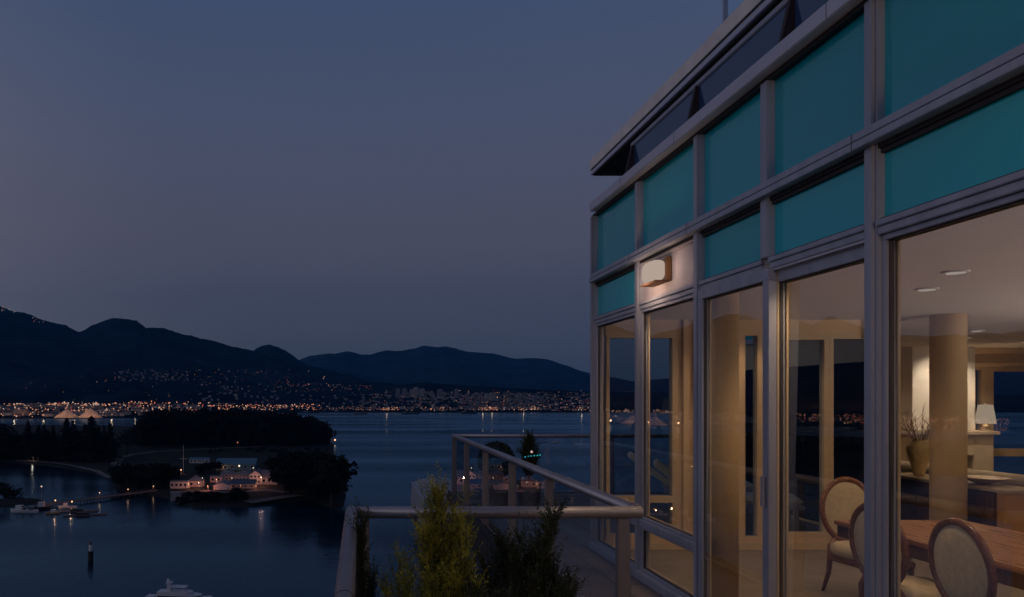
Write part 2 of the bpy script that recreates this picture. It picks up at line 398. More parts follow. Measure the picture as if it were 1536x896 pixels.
ribbon('island_yard', [(262, 738), (300, 736), (345, 738), (400, 735), (430, 738)], 10)
ribbon('foreshore_track', [(372, 752), (410, 747), (450, 742)], 12)

# ---- trees (far): shared meshes, each tree a thing with trunk and crown
def conifer_mesh(seed, n=20, lean=.0):
    r = random.Random(seed); v = []; f = []
    w0 = r.uniform(.15, .2)
    for k in range(n):
        t = k / n; z = .12 + .86 * t + r.uniform(-.01, .01); rad = w0 * (1 - t) ** .8 * r.uniform(.65, 1.15) + .012
        m = 9 if t < .7 else 6; ph = r.random() * 6
        for i in range(m):
            a = ph + 6.283 * i / m + r.uniform(-.25, .25); L = rad * r.uniform(.6, 1.25); dz = -.035 - .03 * r.random()
            c, s = math.cos(a), math.sin(a); wd = .35 * L + .006; b = len(v)
            v += [(0, 0, z + .035), (c * L * .55 - s * wd, s * L * .55 + c * wd, z + dz * .4), (c * L, s * L, z + dz), (c * L * .55 + s * wd, s * L * .55 - c * wd, z + dz * .4), (c * L * .5, s * L * .5, z - .03)]
            f += [(b, b + 1, b + 2, b + 3), (b, b + 4, b + 2)]
    return v, f
def broad_mesh(seed, n=420, lob=7):
    r = random.Random(seed); v = []; f = []
    lobes = [(Vector((r.uniform(-.26, .26), r.uniform(-.26, .26), r.uniform(.42, .80))), r.uniform(.14, .23)) for _ in range(lob)] + [(Vector((0, 0, .6)), .26)]
    for i in range(n):
        c, rad = lobes[i % len(lobes)]
        d = Vector((r.gauss(0, 1), r.gauss(0, 1), r.gauss(0, 1))).normalized() * rad * r.uniform(.55, 1.08); p = c + d
        s = r.uniform(.03, .065); a = Vector((r.gauss(0, 1), r.gauss(0, 1), r.gauss(0, 1))).normalized(); bb = a.orthogonal().normalized(); k = len(v)
        v += [p - a * s, p + bb * s * .7, p + a * s, p - bb * s * .7]; f += [(k, k + 1, k + 2, k + 3)]
    return [tuple(q) for q in v], f
def tomesh(nm, vf, m):
    me = bpy.data.meshes.new(nm); me.from_pydata(vf[0], [], vf[1]); me.materials.append(m); return me
CV = [conifer_mesh(s) for s in range(6)]; BV = [broad_mesh(s + 50) for s in range(5)]
CM = [tomesh('conifer crown', q, CONIF) for q in CV]; BMs = [tomesh('broadleaf crown', q, BROAD) for q in BV]
tk = MB().tube((0, 0, -.02), (0, 0, .9), .018, .004, 7); TKO = tk.build('trunk', BARK); TKM = TKO.data; bpy.data.objects.remove(TKO)
tb = MB().path([(0, 0, -.02), (.01, 0, .25), (.0, .01, .6)], [.03, .022, .008], 7)
for a in range(5): tb.path([(.01, 0, .28 + .04 * a), (.12 * math.cos(a * 1.3), .12 * math.sin(a * 1.3), .5 + .04 * a), (.2 * math.cos(a * 1.3), .2 * math.sin(a * 1.3), .66)], [.012, .008, .003], 5)
TBO = tb.build('trunk', BARK); TBM = TBO.data; bpy.data.objects.remove(TBO)
def tree(kind, p, h, wscale, label, group, seed):
    con = kind == 'conifer'
    t = empty('conifer_tree' if con else 'broadleaf_tree', p, label, 'tree', group)
    t.rotation_euler.z = seed * 1.7
    for nm, me in (('crown', (CM if con else BMs)[seed % (6 if con else 5)]), ('trunk', TKM if con else TBM)):
        o = bpy.data.objects.new(nm, me); col.objects.link(o); o.parent = t; o.scale = (h * wscale, h * wscale, h)
    return t
def place(x, yb):
    p = gp(x, yb, 3)
    for _ in range(3): p = gp(x, yb, land_h(p.x, p.y))
    return p
def tall(p, ytop): return E - (ytop - VPY) * p.y / F - p.z
LINE = [
 (8, 690, 636, 1.25, 'conifer', 'dark conifer at the left frame edge, lower than its neighbours in the lagoon tree line'),
 (42, 690, 628, 1.15, 'conifer', 'tall conifer rising before the lit port wharf, left end of the lagoon tree line'),
 (58, 691, 634, 1.0, 'conifer', 'narrow conifer right beside the tall tree at the left of the lagoon tree line'),
 (66, 688, 632, .9, 'conifer', 'slim pointed conifer above the lamp on the seawall path'),
 (80, 690, 635, .8, 'conifer', 'thin lone conifer in the gap left of the two sulphur piles'),
 (100, 691, 624, 1.35, 'conifer', 'broad ragged conifer standing before the left sulphur pile'),
 (110, 689, 629, 1.1, 'conifer', 'conifer leaning on the right flank of the broad ragged one before the left sulphur pile'),
 (127, 691, 633, 1.2, 'conifer', 'lower conifer between the two trees that stand before the sulphur piles'),
 (137, 692, 621, 1.45, 'conifer', 'widest and highest conifer of the lagoon tree line, before the right sulphur pile'),
 (148, 690, 637, 1.1, 'conifer', 'conifer on the right shoulder of the highest tree in the lagoon tree line'),
 (156, 689, 635, .7, 'conifer', 'very thin conifer with a gap of water on both sides, right of the sulphur piles'),
 (165, 692, 632, 1.2, 'conifer', 'steep cone shaped conifer ending the lagoon tree line on the right'),
 (190, 684, 641, 1.1, 'broadleaf', 'small airy broadleaf tree alone in the gap between the two woods'),
 (363, 763, 726, 1.3, 'broadleaf', 'dense round tree alone on the island shore in front of the navy blue shed'),
 (497, 761, 679, .85, 'broadleaf', 'big dark tree at the right tip of the island overhanging the water'),
 (12, 758, 727, 1.6, 'broadleaf', 'low dark tree at the left frame edge behind the moored trawler'),
]
for k, (x, yb, yt, ws, kd, lab) in enumerate(LINE):
    p = place(x, yb); tree(kd, p, tall(p, yt), ws * (1.55 if kd == 'conifer' else 1), lab, None, k)
# islet under the low tree at the left edge
c = gp(8, 756); m = MB().lathe([(30, -3), (24, .4), (16, 1.6), (4, 2.4)], (c.x, c.y + 6, 0), 20); struct(m.build('islet', LAND, smooth=True))
for k, (dx, h) in enumerate([(-16, 15), (-9, 17)]):
    tree('broadleaf', Vector((c.x + dx, c.y + 6, 1)), h, 1.3, 'dark bushy tree on the islet, cut by the left frame edge', 'bushy trees on the islet', k + 3)

def forest(name, spots, label=None):
    b = MB(); r = random.Random(len(spots))
    for (p, h, ws, con) in spots:
        V, Fc = (CV if con else BV)[r.randrange(5)]; a = r.random() * 6.28; ca, sa = math.cos(a) * h * ws, math.sin(a) * h * ws
        b.add([(p.x + x * ca - y * sa, p.y + x * sa + y * ca, p.z + z * h) for x, y, z in V], Fc)
        b.tube((p.x, p.y, p.z - 1), (p.x, p.y, p.z + h * .6), h * .015, h * .006, 5)
    o = b.build(name, CONIF); o['kind'] = 'stuff'; return o
TOP = [(196, 648), (202, 640), (210, 628), (222, 616), (232, 612), (260, 611), (300, 611), (350, 612), (380, 613), (420, 615), (440, 617), (455, 622), (470, 624), (480, 629), (490, 634), (498, 646)]
sp = []
for k in range(430):
    x = rnd.uniform(203, 494); yb = rnd.uniform(655, 668) if k > 90 else rnd.uniform(664, 668)
    p = place(x, yb); top = interp(x, TOP) + abs(rnd.gauss(0, 4.2)) - (rnd.random() < .12) * 2.5 + (rnd.uniform(6, 20) if k < 90 else 0); top = min(top, 645)
    if sdist(p.x, p.y) < 4: continue
    sp.append((p, max(8, tall(p, top)), rnd.uniform(.85, 1.3), rnd.random() < .8))
forest('forest', sp)
sp = []
for k in range(220):
    x = rnd.uniform(-300, 172); yb = rnd.uniform(672, 690) ; p = place(x, yb)
    if sdist(p.x, p.y) < 8: continue
    sp.append((p, max(8, tall(p, rnd.uniform(643, 660) if x > 0 else rnd.uniform(630, 660))), rnd.uniform(1.3, 2.1), rnd.random() < .7))
forest('woodland', sp)
sp = []
def fill(n, x0, x1, b0, b1, t0, t1, con=.25):
    for k in range(n):
        x = rnd.uniform(x0, x1); yb = rnd.uniform(b0, b1); p = place(x, yb)
        if sdist(p.x, p.y) < 2: continue
        sp.append((p, max(4, tall(p, rnd.uniform(t0, t1))), rnd.uniform(1.1, 1.6), rnd.random() < con))
fill(50, 174, 250, 716, 736, 692, 708); fill(14, 236, 275, 708, 726, 694, 706); fill(16, 296, 322, 706, 712, 690, 700)
fill(80, 425, 480, 690, 744, 674, 692); fill(36, 462, 496, 722, 760, 681, 705); fill(20, 404, 436, 696, 716, 682, 692); fill(26, 300, 490, 676, 682, 669, 676)
fill(12, 476, 497, 744, 762, 700, 725)
forest('island_woodland', sp)
sp = []
for k in range(150):
    x = rnd.uniform(264, 352); p = place(x, rnd.uniform(743, 761)); sp.append((p, rnd.uniform(1.8, 4.2), rnd.uniform(1.4, 2.2), False))
forest('shore_shrubs', [q for q in sp if sdist(q[0].x, q[0].y) > 1])
# ================================================================== TOWN AND LIGHTS ON THE NORTH SHORE
def hit(x, y):
    a = (x - VPX) / F; Y = 2900
    while Y < 9500:
        if shore_h(a, Y) >= E - (y - VPY) * Y / F and Y > zs(a): return Vector((a * Y, Y, shore_h(a, Y)))
        Y += 25
    return None
LW = emat('sodium light', (1, .44, .24), .70); LH = emat('white light', (1, .74, .60), .7); LR = emat('red light', (1, .16, .12), .55); LD = emat('dim window light', (.9, .62, .55), .16)
tl = MB()
def octa(b, c, r, mi):
    b.add([(c.x + r, c.y, c.z), (c.x, c.y + r, c.z), (c.x - r, c.y, c.z), (c.x, c.y - r, c.z), (c.x, c.y, c.z + r), (c.x, c.y, c.z - r)],
          [(0, 1, 4), (1, 2, 4), (2, 3, 4), (3, 0, 4), (1, 0, 5), (2, 1, 5), (3, 2, 5), (0, 3, 5)], mi)
def lights(n, x0, x1, y0, y1, r0, r1, weights=(6, 2, 1, 0), gauss=False):
    for _ in range(n):
        x = rnd.uniform(x0, x1) if not gauss else rnd.gauss((x0 + x1) / 2, (x1 - x0) / 4)
        y = rnd.uniform(y0, y1)
        if rnd.random() < .5: y = round(y / 2.6 + .3 * math.sin(x * .05)) * 2.6 + rnd.gauss(0, .25)      # street rows
        p = hit(x, y)
        if p is None: continue
        p.z += rnd.uniform(4, 8); r = (r0 + (r1 - r0) * rnd.random() ** 1.7) * p.y / 4000
        octa(tl, p, r, rnd.choices(range(4), weights)[0])
for dx in (-420, 0):
    lights(430, dx - 10, dx + 158, 607, 626.5, 1.4, 4.4); lights(110, dx + 20, dx + 150, 607, 613, 1.8, 5, (4, 3, 1, 0)); lights(240, dx + 158, dx + 330, 606, 619, 1.4, 4.8, (6, 2, 2, 0))
lights(150, 330, 480, 608, 617, 1.0, 3.8); lights(60, 330, 440, 609, 613, 1.5, 3.2)
lights(70, 480, 560, 611, 617, .8, 2.2); lights(60, 410, 560, 577, 588, .8, 2.0, (6, 1, 3, 2)); lights(90, 170, 300, 556, 572, .8, 2.0, (0, 0, 0, 1))
lights(110, 300, 470, 556, 590, .8, 1.8, (1, 1, 1, 6)); lights(60, -30, 300, 560, 605, .8, 1.6, (2, 1, 1, 4))
lights(280, 555, 885, 588, 617, .8, 2.0, (5, 1.5, 2.5, 4)); lights(120, 690, 890, 594, 612, 1.0, 2.4, (5, 2, 2, 2)); lights(90, 560, 890, 613, 618, 1.0, 2.6)
for cx, n in ((580, 26), (598, 10), (660, 22), (730, 60), (745, 18), (785, 20), (806, 14), (874, 14)): lights(n, cx - 16, cx + 16, 612, 617.5, 1.4, 3.2, (6, 3, 1, 0), True)
lights(16, 2, 26, 460, 470, 1.4, 2.4, (1, 5, 1, 0)); lights(12, 44, 70, 475, 485, 1.4, 2.4, (2, 4, 1, 0)); lights(4, 484, 488, 566, 570, 1.6, 2.6, (1, 1, 0, 0))
o = tl.build('town_lights', [LW, LH, LR, LD]); o['kind'] = 'stuff'

TWN = [mat('town wall pale', (.42, .38, .37), .8), mat('town wall grey', (.26, .25, .25), .8), mat('town wall brown', (.22, .16, .13), .8), mat('town roof dark', (.10, .09, .10), .9)]
th = MB()
def houses(n, x0, x1, y0, y1, s0, s1):
    for _ in range(n):
        p = hit(rnd.uniform(x0, x1), rnd.uniform(y0, y1))
        if p is None: continue
        sx, sy, h = rnd.uniform(s0, s1), rnd.uniform(s0, s1) * .7, rnd.uniform(5, 12)
        th.box(p.x - sx / 2, p.x + sx / 2, p.y - sy / 2, p.y + sy / 2, p.z - 6, p.z + h, rnd.choice((0, 0, 1, 1, 2)))
        th.box(p.x - sx / 2 - 1, p.x + sx / 2 + 1, p.y - sy / 2 - 1, p.y + sy / 2 + 1, p.z + h, p.z + h + 1.5, 3)
houses(420, 540, 890, 590, 617, 10, 28); houses(160, 690, 800, 592, 614, 14, 34); houses(120, 300, 540, 577, 617, 10, 24); houses(160, -40, 300, 608, 625, 14, 60); houses(60, 175, 300, 556, 572, 8, 18)
o = th.build('town_houses', TWN); o['kind'] = 'stuff'

def apartment(x, y, wpx, hpx, lab):
    p = hit(x, y)
    if p is None: return
    k = p.y / F; w, h = wpx * k, hpx * k
    t = empty('apartment_tower', p, lab, 'building', 'apartment towers on the far hillside')
    b = MB().box(p.x - w / 2, p.x + w / 2, p.y - w / 2, p.y + w / 2, p.z - 8, p.z + h); b.build('wall', TWN[rnd.choice((0, 0, 1))], t)
    q = MB().box(p.x - w * .25, p.x + w * .25, p.y - w * .25, p.y + w * .25, p.z + h, p.z + h + 5); q.build('roof_plant_room', TWN[1], t)
    g = MB(); nf = max(3, int(h / 7))
    for i in range(nf):
        z = p.z + h * (i + .35) / nf; g.box(p.x - w * .46, p.x + w * .46, p.y - w / 2 - .4, p.y - w / 2 - .05, z, z + 2.6)
    g.build('window_band', TWN[3], t)
APT = [(597, 595, 6, 11), (607, 595, 7, 11), (618, 595, 6, 10), (624, 595, 7, 13), (633, 595, 7, 11), (648, 596, 5, 8), (660, 596, 7, 11), (685, 597, 6, 12), (730, 600, 5, 9), (738, 600, 6, 10), (778, 603, 6, 9), (802, 605, 6, 9), (812, 605, 6, 8), (566, 597, 5, 6)]
AL = 'pale slab apartment tower in the row on the far hillside above the town'
for q in APT: apartment(*q, AL)

# lit bulk terminal at the left: two tan sulphur piles, gantry, floodlights
SUL = mat('tan sulphur heap', (.75, .58, .40), .95, var=.15, vscale=.1)
def pile(x0, x1, yb, yt, lab):
    a, b = gp(x0, yb, 3), gp(x1, yb, 3); c = (a + b) / 2; c.z = 2; r = (b - a).length / 2; h = E - (yt - VPY) * c.y / F - 2
    m = MB(); prof = [(r, 0)] + [(r * (1 - t) ** .9 * (1 + .04 * math.sin(t * 9)), h * t) for t in (.2, .4, .6, .8, .93)] + [(r * .03, h)]
    m.lathe(prof, c, 28); tag(m.build('sulphur_pile', SUL, smooth=True), lab, 'heap')
pile(82, 119, 626.5, 614, 'left of the two floodlit tan heaps on the far port wharf')
pile(117, 154, 626.5, 612.5, 'right of the two floodlit tan heaps on the far port wharf')
WH = mat('port shed wall', (.36, .28, .22), .8)
def shed(x0, x1, yb, yt, lab):
    a, b = gp(x0, yb, 3), gp(x1, yb, 3); h = E - (yt - VPY) * a.y / F; d = (b.x - a.x) * .4
    t = empty('port_shed', ((a.x + b.x) / 2, a.y + d / 2, 2), lab, 'building')
    MB().box(a.x, b.x, a.y, a.y + d, 0, h).build('wall', WH, t)
    r = MB(); r.add([(a.x - 2, a.y - 2, h), (b.x + 2, a.y - 2, h), (b.x + 2, a.y + d + 2, h), (a.x - 2, a.y + d + 2, h), (a.x, a.y + d / 2, h + d * .15), (b.x, a.y + d / 2, h + d * .15)], [(0, 1, 5, 4), (2, 3, 4, 5), (0, 4, 3), (1, 2, 5), (3, 2, 1, 0)])
    r.build('roof', TWN[1], t)
shed(20, 40, 626, 615, 'floodlit long shed on the far port wharf at the left edge of the heaps')
shed(196, 212, 622, 612, 'small lit port shed on the far shore, left of the dark wood')
a, b = gp(0, 627.4, 2), gp(176, 625.5, 2)
wq = MB(); wq.add([(a.x - 600, a.y, 3), (b.x, b.y, 3), (b.x, b.y + 45, 3), (a.x - 600, a.y + 45, 3), (a.x - 600, a.y, -2), (b.x, b.y, -2)], [(0, 1, 2, 3), (4, 5, 1, 0)])
tag(wq.build('port_wharf', mat('wharf deck', (.3, .24, .2), .9)), 'long low wharf along the far shore below the tan heaps', 'wharf')
gt = MB()
for x in (30, 62, 80, 118, 145):
    p = gp(x, 624, 3); gt.box(p.x - 2, p.x + 2, p.y + 30, p.y + 34, 0, 42)
p0, p1 = gp(30, 624, 3), gp(150, 624, 3); gt.box(p0.x, p1.x, p0.y + 30, p0.y + 35, 40, 45)
tag(gt.build('conveyor_gantry', WH), 'long elevated conveyor gantry running above the two tan heaps', 'gantry')
def ball(b, c, r): b.lathe([(r * math.sin(a), -r * math.cos(a)) for a in (.15, .8, 1.57, 2.34, 2.99)], c, 10)
def mast_light(x, yb, yt, power, c, lab, bulb=2.0, grp=None, lm=None, zoff=2):
    p = gp(x, yb, 3); z = E - (yt - VPY) * p.y / F
    t = empty('light_mast', (p.x, p.y, zoff), lab, 'lamp mast', grp)
    MB().tube((p.x, p.y, 0), (p.x, p.y, z), .5, .3, 6).build('mast', TWN[3], t)
    g = MB(); ball(g, Vector((p.x, p.y, z + bulb * .6)), bulb * .8); g.build('lamp_head', lm or LH, t)
    light('mast_lamp', 'POINT', (p.x, p.y - bulb - 1.5, z + bulb), power, c, t, shadow_soft_size=3.0).visible_glossy = power < 9000
ML = 'floodlight mast on the far port wharf beside the tan heaps'
for x, yb, yt in ((72, 627, 615), (101, 627.3, 609), (118, 627.3, 612), (136, 627.3, 608), (28, 627, 614), (5, 627, 614), (160, 627, 614)):
    mast_light(x, yb, yt, 36000, (1, .48, .26), ML, 2.4, 'floodlight masts along the port wharf')
for x, y in ((22, 628), (66, 628), (112, 628), (168, 627), (180, 624), (203, 624), (207, 624), (580, 618.5), (724, 618), (738, 618), (785, 618), (872, 619)):
    mast_light(x, y, y - 4.5, 4500, (1, .5, .26), 'shore lamp on the far waterfront with a streak on the water below', 2.6, 'shore lamps on the far waterfront', LW)

# ================================================================== ISLAND BUILDINGS
WW = mat('white weatherboard', (.56, .53, .53), .7, var=.08, vscale=.8); RG = mat('grey shingle roof', (.16, .16, .18), .8, var=.2); RT = mat('teal metal roof', (.07, .17, .24), .5, var=.1)
RN = mat('navy metal roof', (.05, .075, .13), .5, var=.1); PINK = mat('pale brick', (.48, .34, .32), .8, var=.1); DWIN = mat('dark window', (.01, .012, .018), .15); GREYB = mat('grey concrete', (.25, .24, .26), .9, var=.2)
def house(x0, x1, yb, yt, dep, rh, wallm, roofm, lab, kind='building', rot=0.0, gable='side', nwin=3, rows=1, hip=False, name='building', door=True):
    c = place((x0 + x1) / 2, yb); k = c.y / F; w = (x1 - x0) * k; h = (yb - yt) * k
    t = empty(name, (0, 0, 0), lab, kind)
    W, D = w / 2, dep
    b = MB(); b.box(-W, W, 0, D, -2, h)
    rf = MB(); o = .5
    if hip:
        rf.add([(-W - o, -o, h), (W + o, -o, h), (W + o, D + o, h), (-W - o, D + o, h), (0, D / 2, h + rh)], [(0, 1, 4), (1, 2, 4), (2, 3, 4), (3, 0, 4), (3, 2, 1, 0)])
    elif gable == 'front':
        b.add([(-W, 0, h), (W, 0, h), (0, 0, h + rh), (-W, D, h), (W, D, h), (0, D, h + rh)], [(0, 1, 2), (4, 3, 5)])
        rf.add([(-W - o, -o, h - .2), (0, -o, h + rh + .15), (W + o, -o, h - .2), (-W - o, D + o, h - .2), (0, D + o, h + rh + .15), (W + o, D + o, h - .2),
                (-W - o, -o, h - .6), (0, -o, h + rh - .25), (W + o, -o, h - .6)], [(0, 3, 4, 1), (1, 4, 5, 2), (0, 1, 7, 6), (1, 2, 8, 7)])
    else:
        b.add([(-W, 0, h), (-W, D, h), (-W, D / 2, h + rh), (W, 0, h), (W, D, h), (W, D / 2, h + rh)], [(1, 0, 2), (3, 4, 5)])
        rf.add([(-W - o, -o, h - .2), (W + o, -o, h - .2), (W + o, D / 2, h + rh + .15), (-W - o, D / 2, h + rh + .15), (W + o, D + o, h - .2), (-W - o, D + o, h - .2)], [(0, 1, 2, 3), (3, 2, 4, 5)])
    b.build('wall', wallm, t); rf.build('roof', roofm, t)
    for r in range(rows):
        for i in range(nwin):
            cx = -W + 2 * W * (i + .5) / nwin; z0 = h * (r + .35) / rows; z1 = h * (r + .72) / rows; ww = min(1.2, W / nwin * .5)
            f = MB().box(cx - ww - .15, cx + ww + .15, -.12, -.01, z0 - .15, z1 + .15).build('window', WHITEP, t)
            MB().box(cx - ww, cx + ww, -.16, -.125, z0, z1).build('pane', DWIN, f)
    if door: MB().box(W * .72, W * .72 + 1.1, -.14, -.01, 0, 2.2).build('door', GREYB, t)
    t.location = c; t.rotation_euler.z = rot
    return t
LK = 4.5
house(255, 281, 733, 722.5, 8, .8, WW, RG, 'long low white flat fronted building at the left of the island base', nwin=4)
house(281.5, 303, 731, 722, 10, 5, PINK, RG, 'small hut with a pointed grey hip roof, lit red, beside the long low white building', hip=True, nwin=2)
house(320.5, 345, 735, 727.5, 18, 2.2, WW, RN, 'pale gable ended boat shed in the front row of the island base', gable='front', nwin=0)
house(346, 382, 733, 726, 14, 3.2, GREYB, RN, 'long navy blue roofed shed right of the pale boat shed', nwin=4)
house(315, 332, 724, 715.5, 10, .8, PINK, RG, 'small flat roofed pink block lit by a lamp, left end of the middle row', nwin=2)
house(332, 374, 721, 711.5, 10, 1.2, PINK, RG, 'long two storey pink barrack in the middle of the island base', nwin=8, rows=2)
house(331, 348, 713, 708.5, 12, 2.8, WW, RG, 'white gable end with dark openings behind the pink barrack', gable='front', nwin=2)
house(358, 374, 715, 708.5, 12, 2.0, WW, RG, 'narrow white gabled house between the pink barrack and the bright one', gable='front', nwin=2)
house(374.5, 391, 727, 711.5, 26, 3.0, WW, RG, 'brightest white gabled barrack with two rows of windows', gable='front', nwin=3, rows=2)
house(391.5, 416, 727, 716, 20, 5.5, GREYB, RG, 'dark grey shingled wing stretching right of the brightest barrack', nwin=3)
house(323, 383, 705.5, 696, 26, 5, mat('teal cladding', (.09, .17, .23), .6, var=.1), RT, 'big teal drill hall with a shallow teal roof at the back of the island base', nwin=6)
house(284, 313, 695, 689, 9, 1.6, WW, RT, 'white mess hall with a teal roof in the trees left of the drill hall', nwin=5)
house(299, 303, 705, 690, 4, 1, WW, RG, 'narrow white tower at the right end of the mess hall', nwin=1, rows=3, name='tower')
house(256, 271, 752, 739, 5, .3, GREYB, GREYB, 'grey concrete boat ramp block on the shore below the long white building', nwin=0, door=False, name='ramp_block')
fp = place(275, 710); fz = E - (668 - VPY) * fp.y / F
t = empty('flagpole', fp, 'tall thin white flagpole behind the long low white building', 'flagpole')
MB().tube(fp, (fp.x, fp.y, fz), .28, .15, 6).build('pole', WHITEP, t); MB().tube((fp.x - 4, fp.y, fz - 14), (fp.x + 4, fp.y, fz - 14), .15, .15, 5).build('yard', WHITEP, t)
LB = emat('lamp bulb warm', (1, .50, .25), 2.4); LY = emat('lamp bulb white', (1, .82, .55), 2.4); LG = emat('lamp bulb green white', (.7, 1, .75), .8)
def lamp(x, yb, yt, P, c, lm, lab, r=.6, fwd=1.6):
    p = place(x, yb); z = E - (yt - VPY) * p.y / F
    t = empty('lamp_post', p, lab, 'street lamp')
    MB().tube(p, (p.x, p.y, z), .16, .1, 6).build('pole', GREYB, t); MB().tube((p.x, p.y, z), (p.x, p.y - .9, z + .3), .09, .07, 5).build('arm', GREYB, t)
    g = MB(); ball(g, Vector((p.x, p.y - 1.1, z + .1)), r * .7); g.build('lamp_head', lm, t)
    if P: light('lamp_light', 'POINT', (p.x, p.y - fwd - r, z - .4), P * LK, (c[0], c[1] * .85, c[2] * .85), t, shadow_soft_size=.8).visible_glossy = P >= 900 or x in (50, 28)
OR = (1, .40, .20)
lamp(272, 711, 705, 250, OR, LB, 'orange lamp among trees behind the long low white building', .9)
lamp(283.5, 735, 726, 420, OR, LB, 'lamp at the corner of the long white building, lighting the red hut from the left')
lamp(298.5, 733, 724, 480, (1, .55, .36), LY, 'lamp before the right corner of the red lit hut', .55)
lamp(304, 725, 717, 90, OR, LY, 'small lamp behind the hut with the hip roof', .45)
lamp(312, 736, 729, 420, (1, .34, .2), LB, 'low red lamp on the yard between the hut and the boat shed', .4)
lamp(325, 728, 719.5, 420, (1, .5, .3), LB, 'lamp in front of the small pink block', .6)
lamp(335, 706, 700.5, 160, OR, LB, 'amber lamp at the left end of the teal drill hall', .75)
lamp(359, 708, 699, 300, (1, .85, .55), LY, 'brightest white lamp in front of the teal drill hall', 1.15)
lamp(380, 712, 702, 120, (1, .6, .4), LY, 'lamp above the roof of the brightest barrack', .6)
lamp(382.5, 704, 696, 60, (1, .85, .5), LY, 'yellow lamp at the right end of the drill hall roof', .5)
lamp(348, 726, 717, 380, (1, .55, .45), LY, 'lamp before the long pink barrack', .4)
lamp(392, 729, 716, 900, (1, .45, .3), LY, 'glaring lamp on the right corner of the brightest barrack', .75)
lamp(384, 734, 729, 250, OR, LB, 'low lamp by the shore below the brightest barrack', .4)
lamp(361, 735, 728, 120, OR, LB, 'small lamp in front of the navy blue roofed shed', .35)
lamp(356.5, 672, 664, 40, OR, emat('red lamp bulb', (1, .3, .2), .8), 'single reddish lamp on the road below the dark wood', 1.3)
lamp(50, 691, 685.5, 160, (1, .7, .45), LY, 'bright lamp cluster on the lagoon seawall path', 1.5)
lamp(28, 696, 691, 30, (.9, 1, .8), LG, 'small greenish lamp at the left end of the seawall path', .5)
# lighthouse at the point
p = place(494, 664); t = empty('lighthouse', p, 'tiny white lighthouse with an amber lamp on the tip of the wooded point', 'lighthouse')
MB().box(p.x - 8, p.x + 6, p.y - 3, p.y + 3, p.z - 2, p.z + 2.4).build('base', WW, t); MB().lathe([(2.2, 2), (1.7, 6.5), (2.4, 6.6), (2.4, 7)], (p.x + 3, p.y, p.z), 14).build('tower', WW, t)
g = MB(); octa(g, Vector((p.x + 10, p.y - 1, p.z + 4.5)), 1.7, 0); g.build('lamp', LB, t); MB().tube((p.x + 5, p.y - 1, p.z + 3), (p.x + 10, p.y - 1, p.z + 3), .3, .3, 6).build('arm', GREYB, t)

# ================================================================== PIER, BOATS, BEACON
PIERM = mat('weathered pier timber', (.17, .12, .10), .9, var=.3, vscale=.5)
a, b = gp(238, 735, 2.6), gp(62, 757, 2.6); d = (b - a).normalized(); n_ = Vector((-d.y, d.x, 0)) * 2.6
t = empty('pier', a, 'long low timber pier running from the island to the moored boats', 'pier')
m = MB(); m.add([a - n_, b - n_, b + n_, a + n_, a - n_ - Vector((0, 0, .7)), b - n_ - Vector((0, 0, .7)), b + n_ - Vector((0, 0, .7)), a + n_ - Vector((0, 0, .7))], [(0, 1, 2, 3), (4, 7, 6, 5), (0, 4, 5, 1), (1, 5, 6, 2), (2, 6, 7, 3), (3, 7, 4, 0)]); m.build('deck', PIERM, t)
L = (b - a).length; pl = MB(); rl = MB()
for k in range(int(L / 6)):
    q = a + d * (k * 6 + 2)
    for s in (-.85, .85):
        pl.tube((q.x + n_.x * s, q.y + n_.y * s, -3), (q.x + n_.x * s, q.y + n_.y * s, 2), .28, .28, 6)
        rl.box(q.x + n_.x * s - .08, q.x + n_.x * s + .08, q.y + n_.y * s - .08, q.y + n_.y * s + .08, 2.6, 3.7)
o = pl.build('pile', PIERM, t); o['kind'] = 'stuff'
for s in (-.85, .85): rl.tube(a + n_ * s + Vector((0, 0, 1.05)), b + n_ * s + Vector((0, 0, 1.05)), .07, .07, 5)
rl.build('handrail', PIERM, t)
for x, lab in ((229, 'lamp on the pier nearest the island'), (187, 'lamp in the middle of the timber pier'), (143, 'lamp on the pier, second from the moored boats')):
    f = (x - 238) / (62 - 238); q = a.lerp(b, f); s = empty('pier_lamp', q, lab, 'lamp')
    MB().tube(q, q + Vector((0, 0, 3.4)), .09, .06, 6).build('pole', GREYB, s); g = MB(); octa(g, q + Vector((0, -.3, 3.6)), .42, 0); g.build('lamp_head', LB, s)
    light('pier_light', 'POINT', q + Vector((0, -.5, 2.9)), 55, OR, s, shadow_soft_size=.3)

def hull(L, B, H, sheer=.35, n=14, stern=.75):
    """a boat hull along local x, bow at +x, keel under the waterline"""
    v = []; f = []; m = 7
    for i in range(n + 1):
        t = i / n; x = -L / 2 + L * t
        wd = B / 2 * (stern + (1 - stern) * min(1, t * 3)) * (1 - max(0, (t - .5) / .5) ** 2.2)
        top = H * (1 + sheer * max(0, t - .35) ** 1.5 * 1.6); wd = max(wd, .02)
        for k in range(m):
            u = k / (m - 1) * 2 - 1; au = abs(u)
            v.append((x + (top * .25 * t * t if au > .9 else 0), math.copysign(wd * min(1, au * 1.15) ** .6, u) if au > 1e-6 else 0, -H * .5 + (H * .5 + top) * au ** 1.6))
    for i in range(n):
        for k in range(m - 1): f.append((i * m + k, (i + 1) * m + k, (i + 1) * m + k + 1, i * m + k + 1))
    f.append(tuple(range(m)))
    for i in range(n): f.append((i * m, i * m + m - 1, (i + 1) * m + m - 1, (i + 1) * m))
    return v, f
WHB = mat('white boat paint', (.62, .62, .65), .3, var=.05); DKB = mat('dark hull paint', (.03, .03, .04), .4); YEL = mat('yellow ochre hull', (.55, .35, .16), .5); RUST = mat('rust red hull', (.16, .05, .04), .7, var=.2)
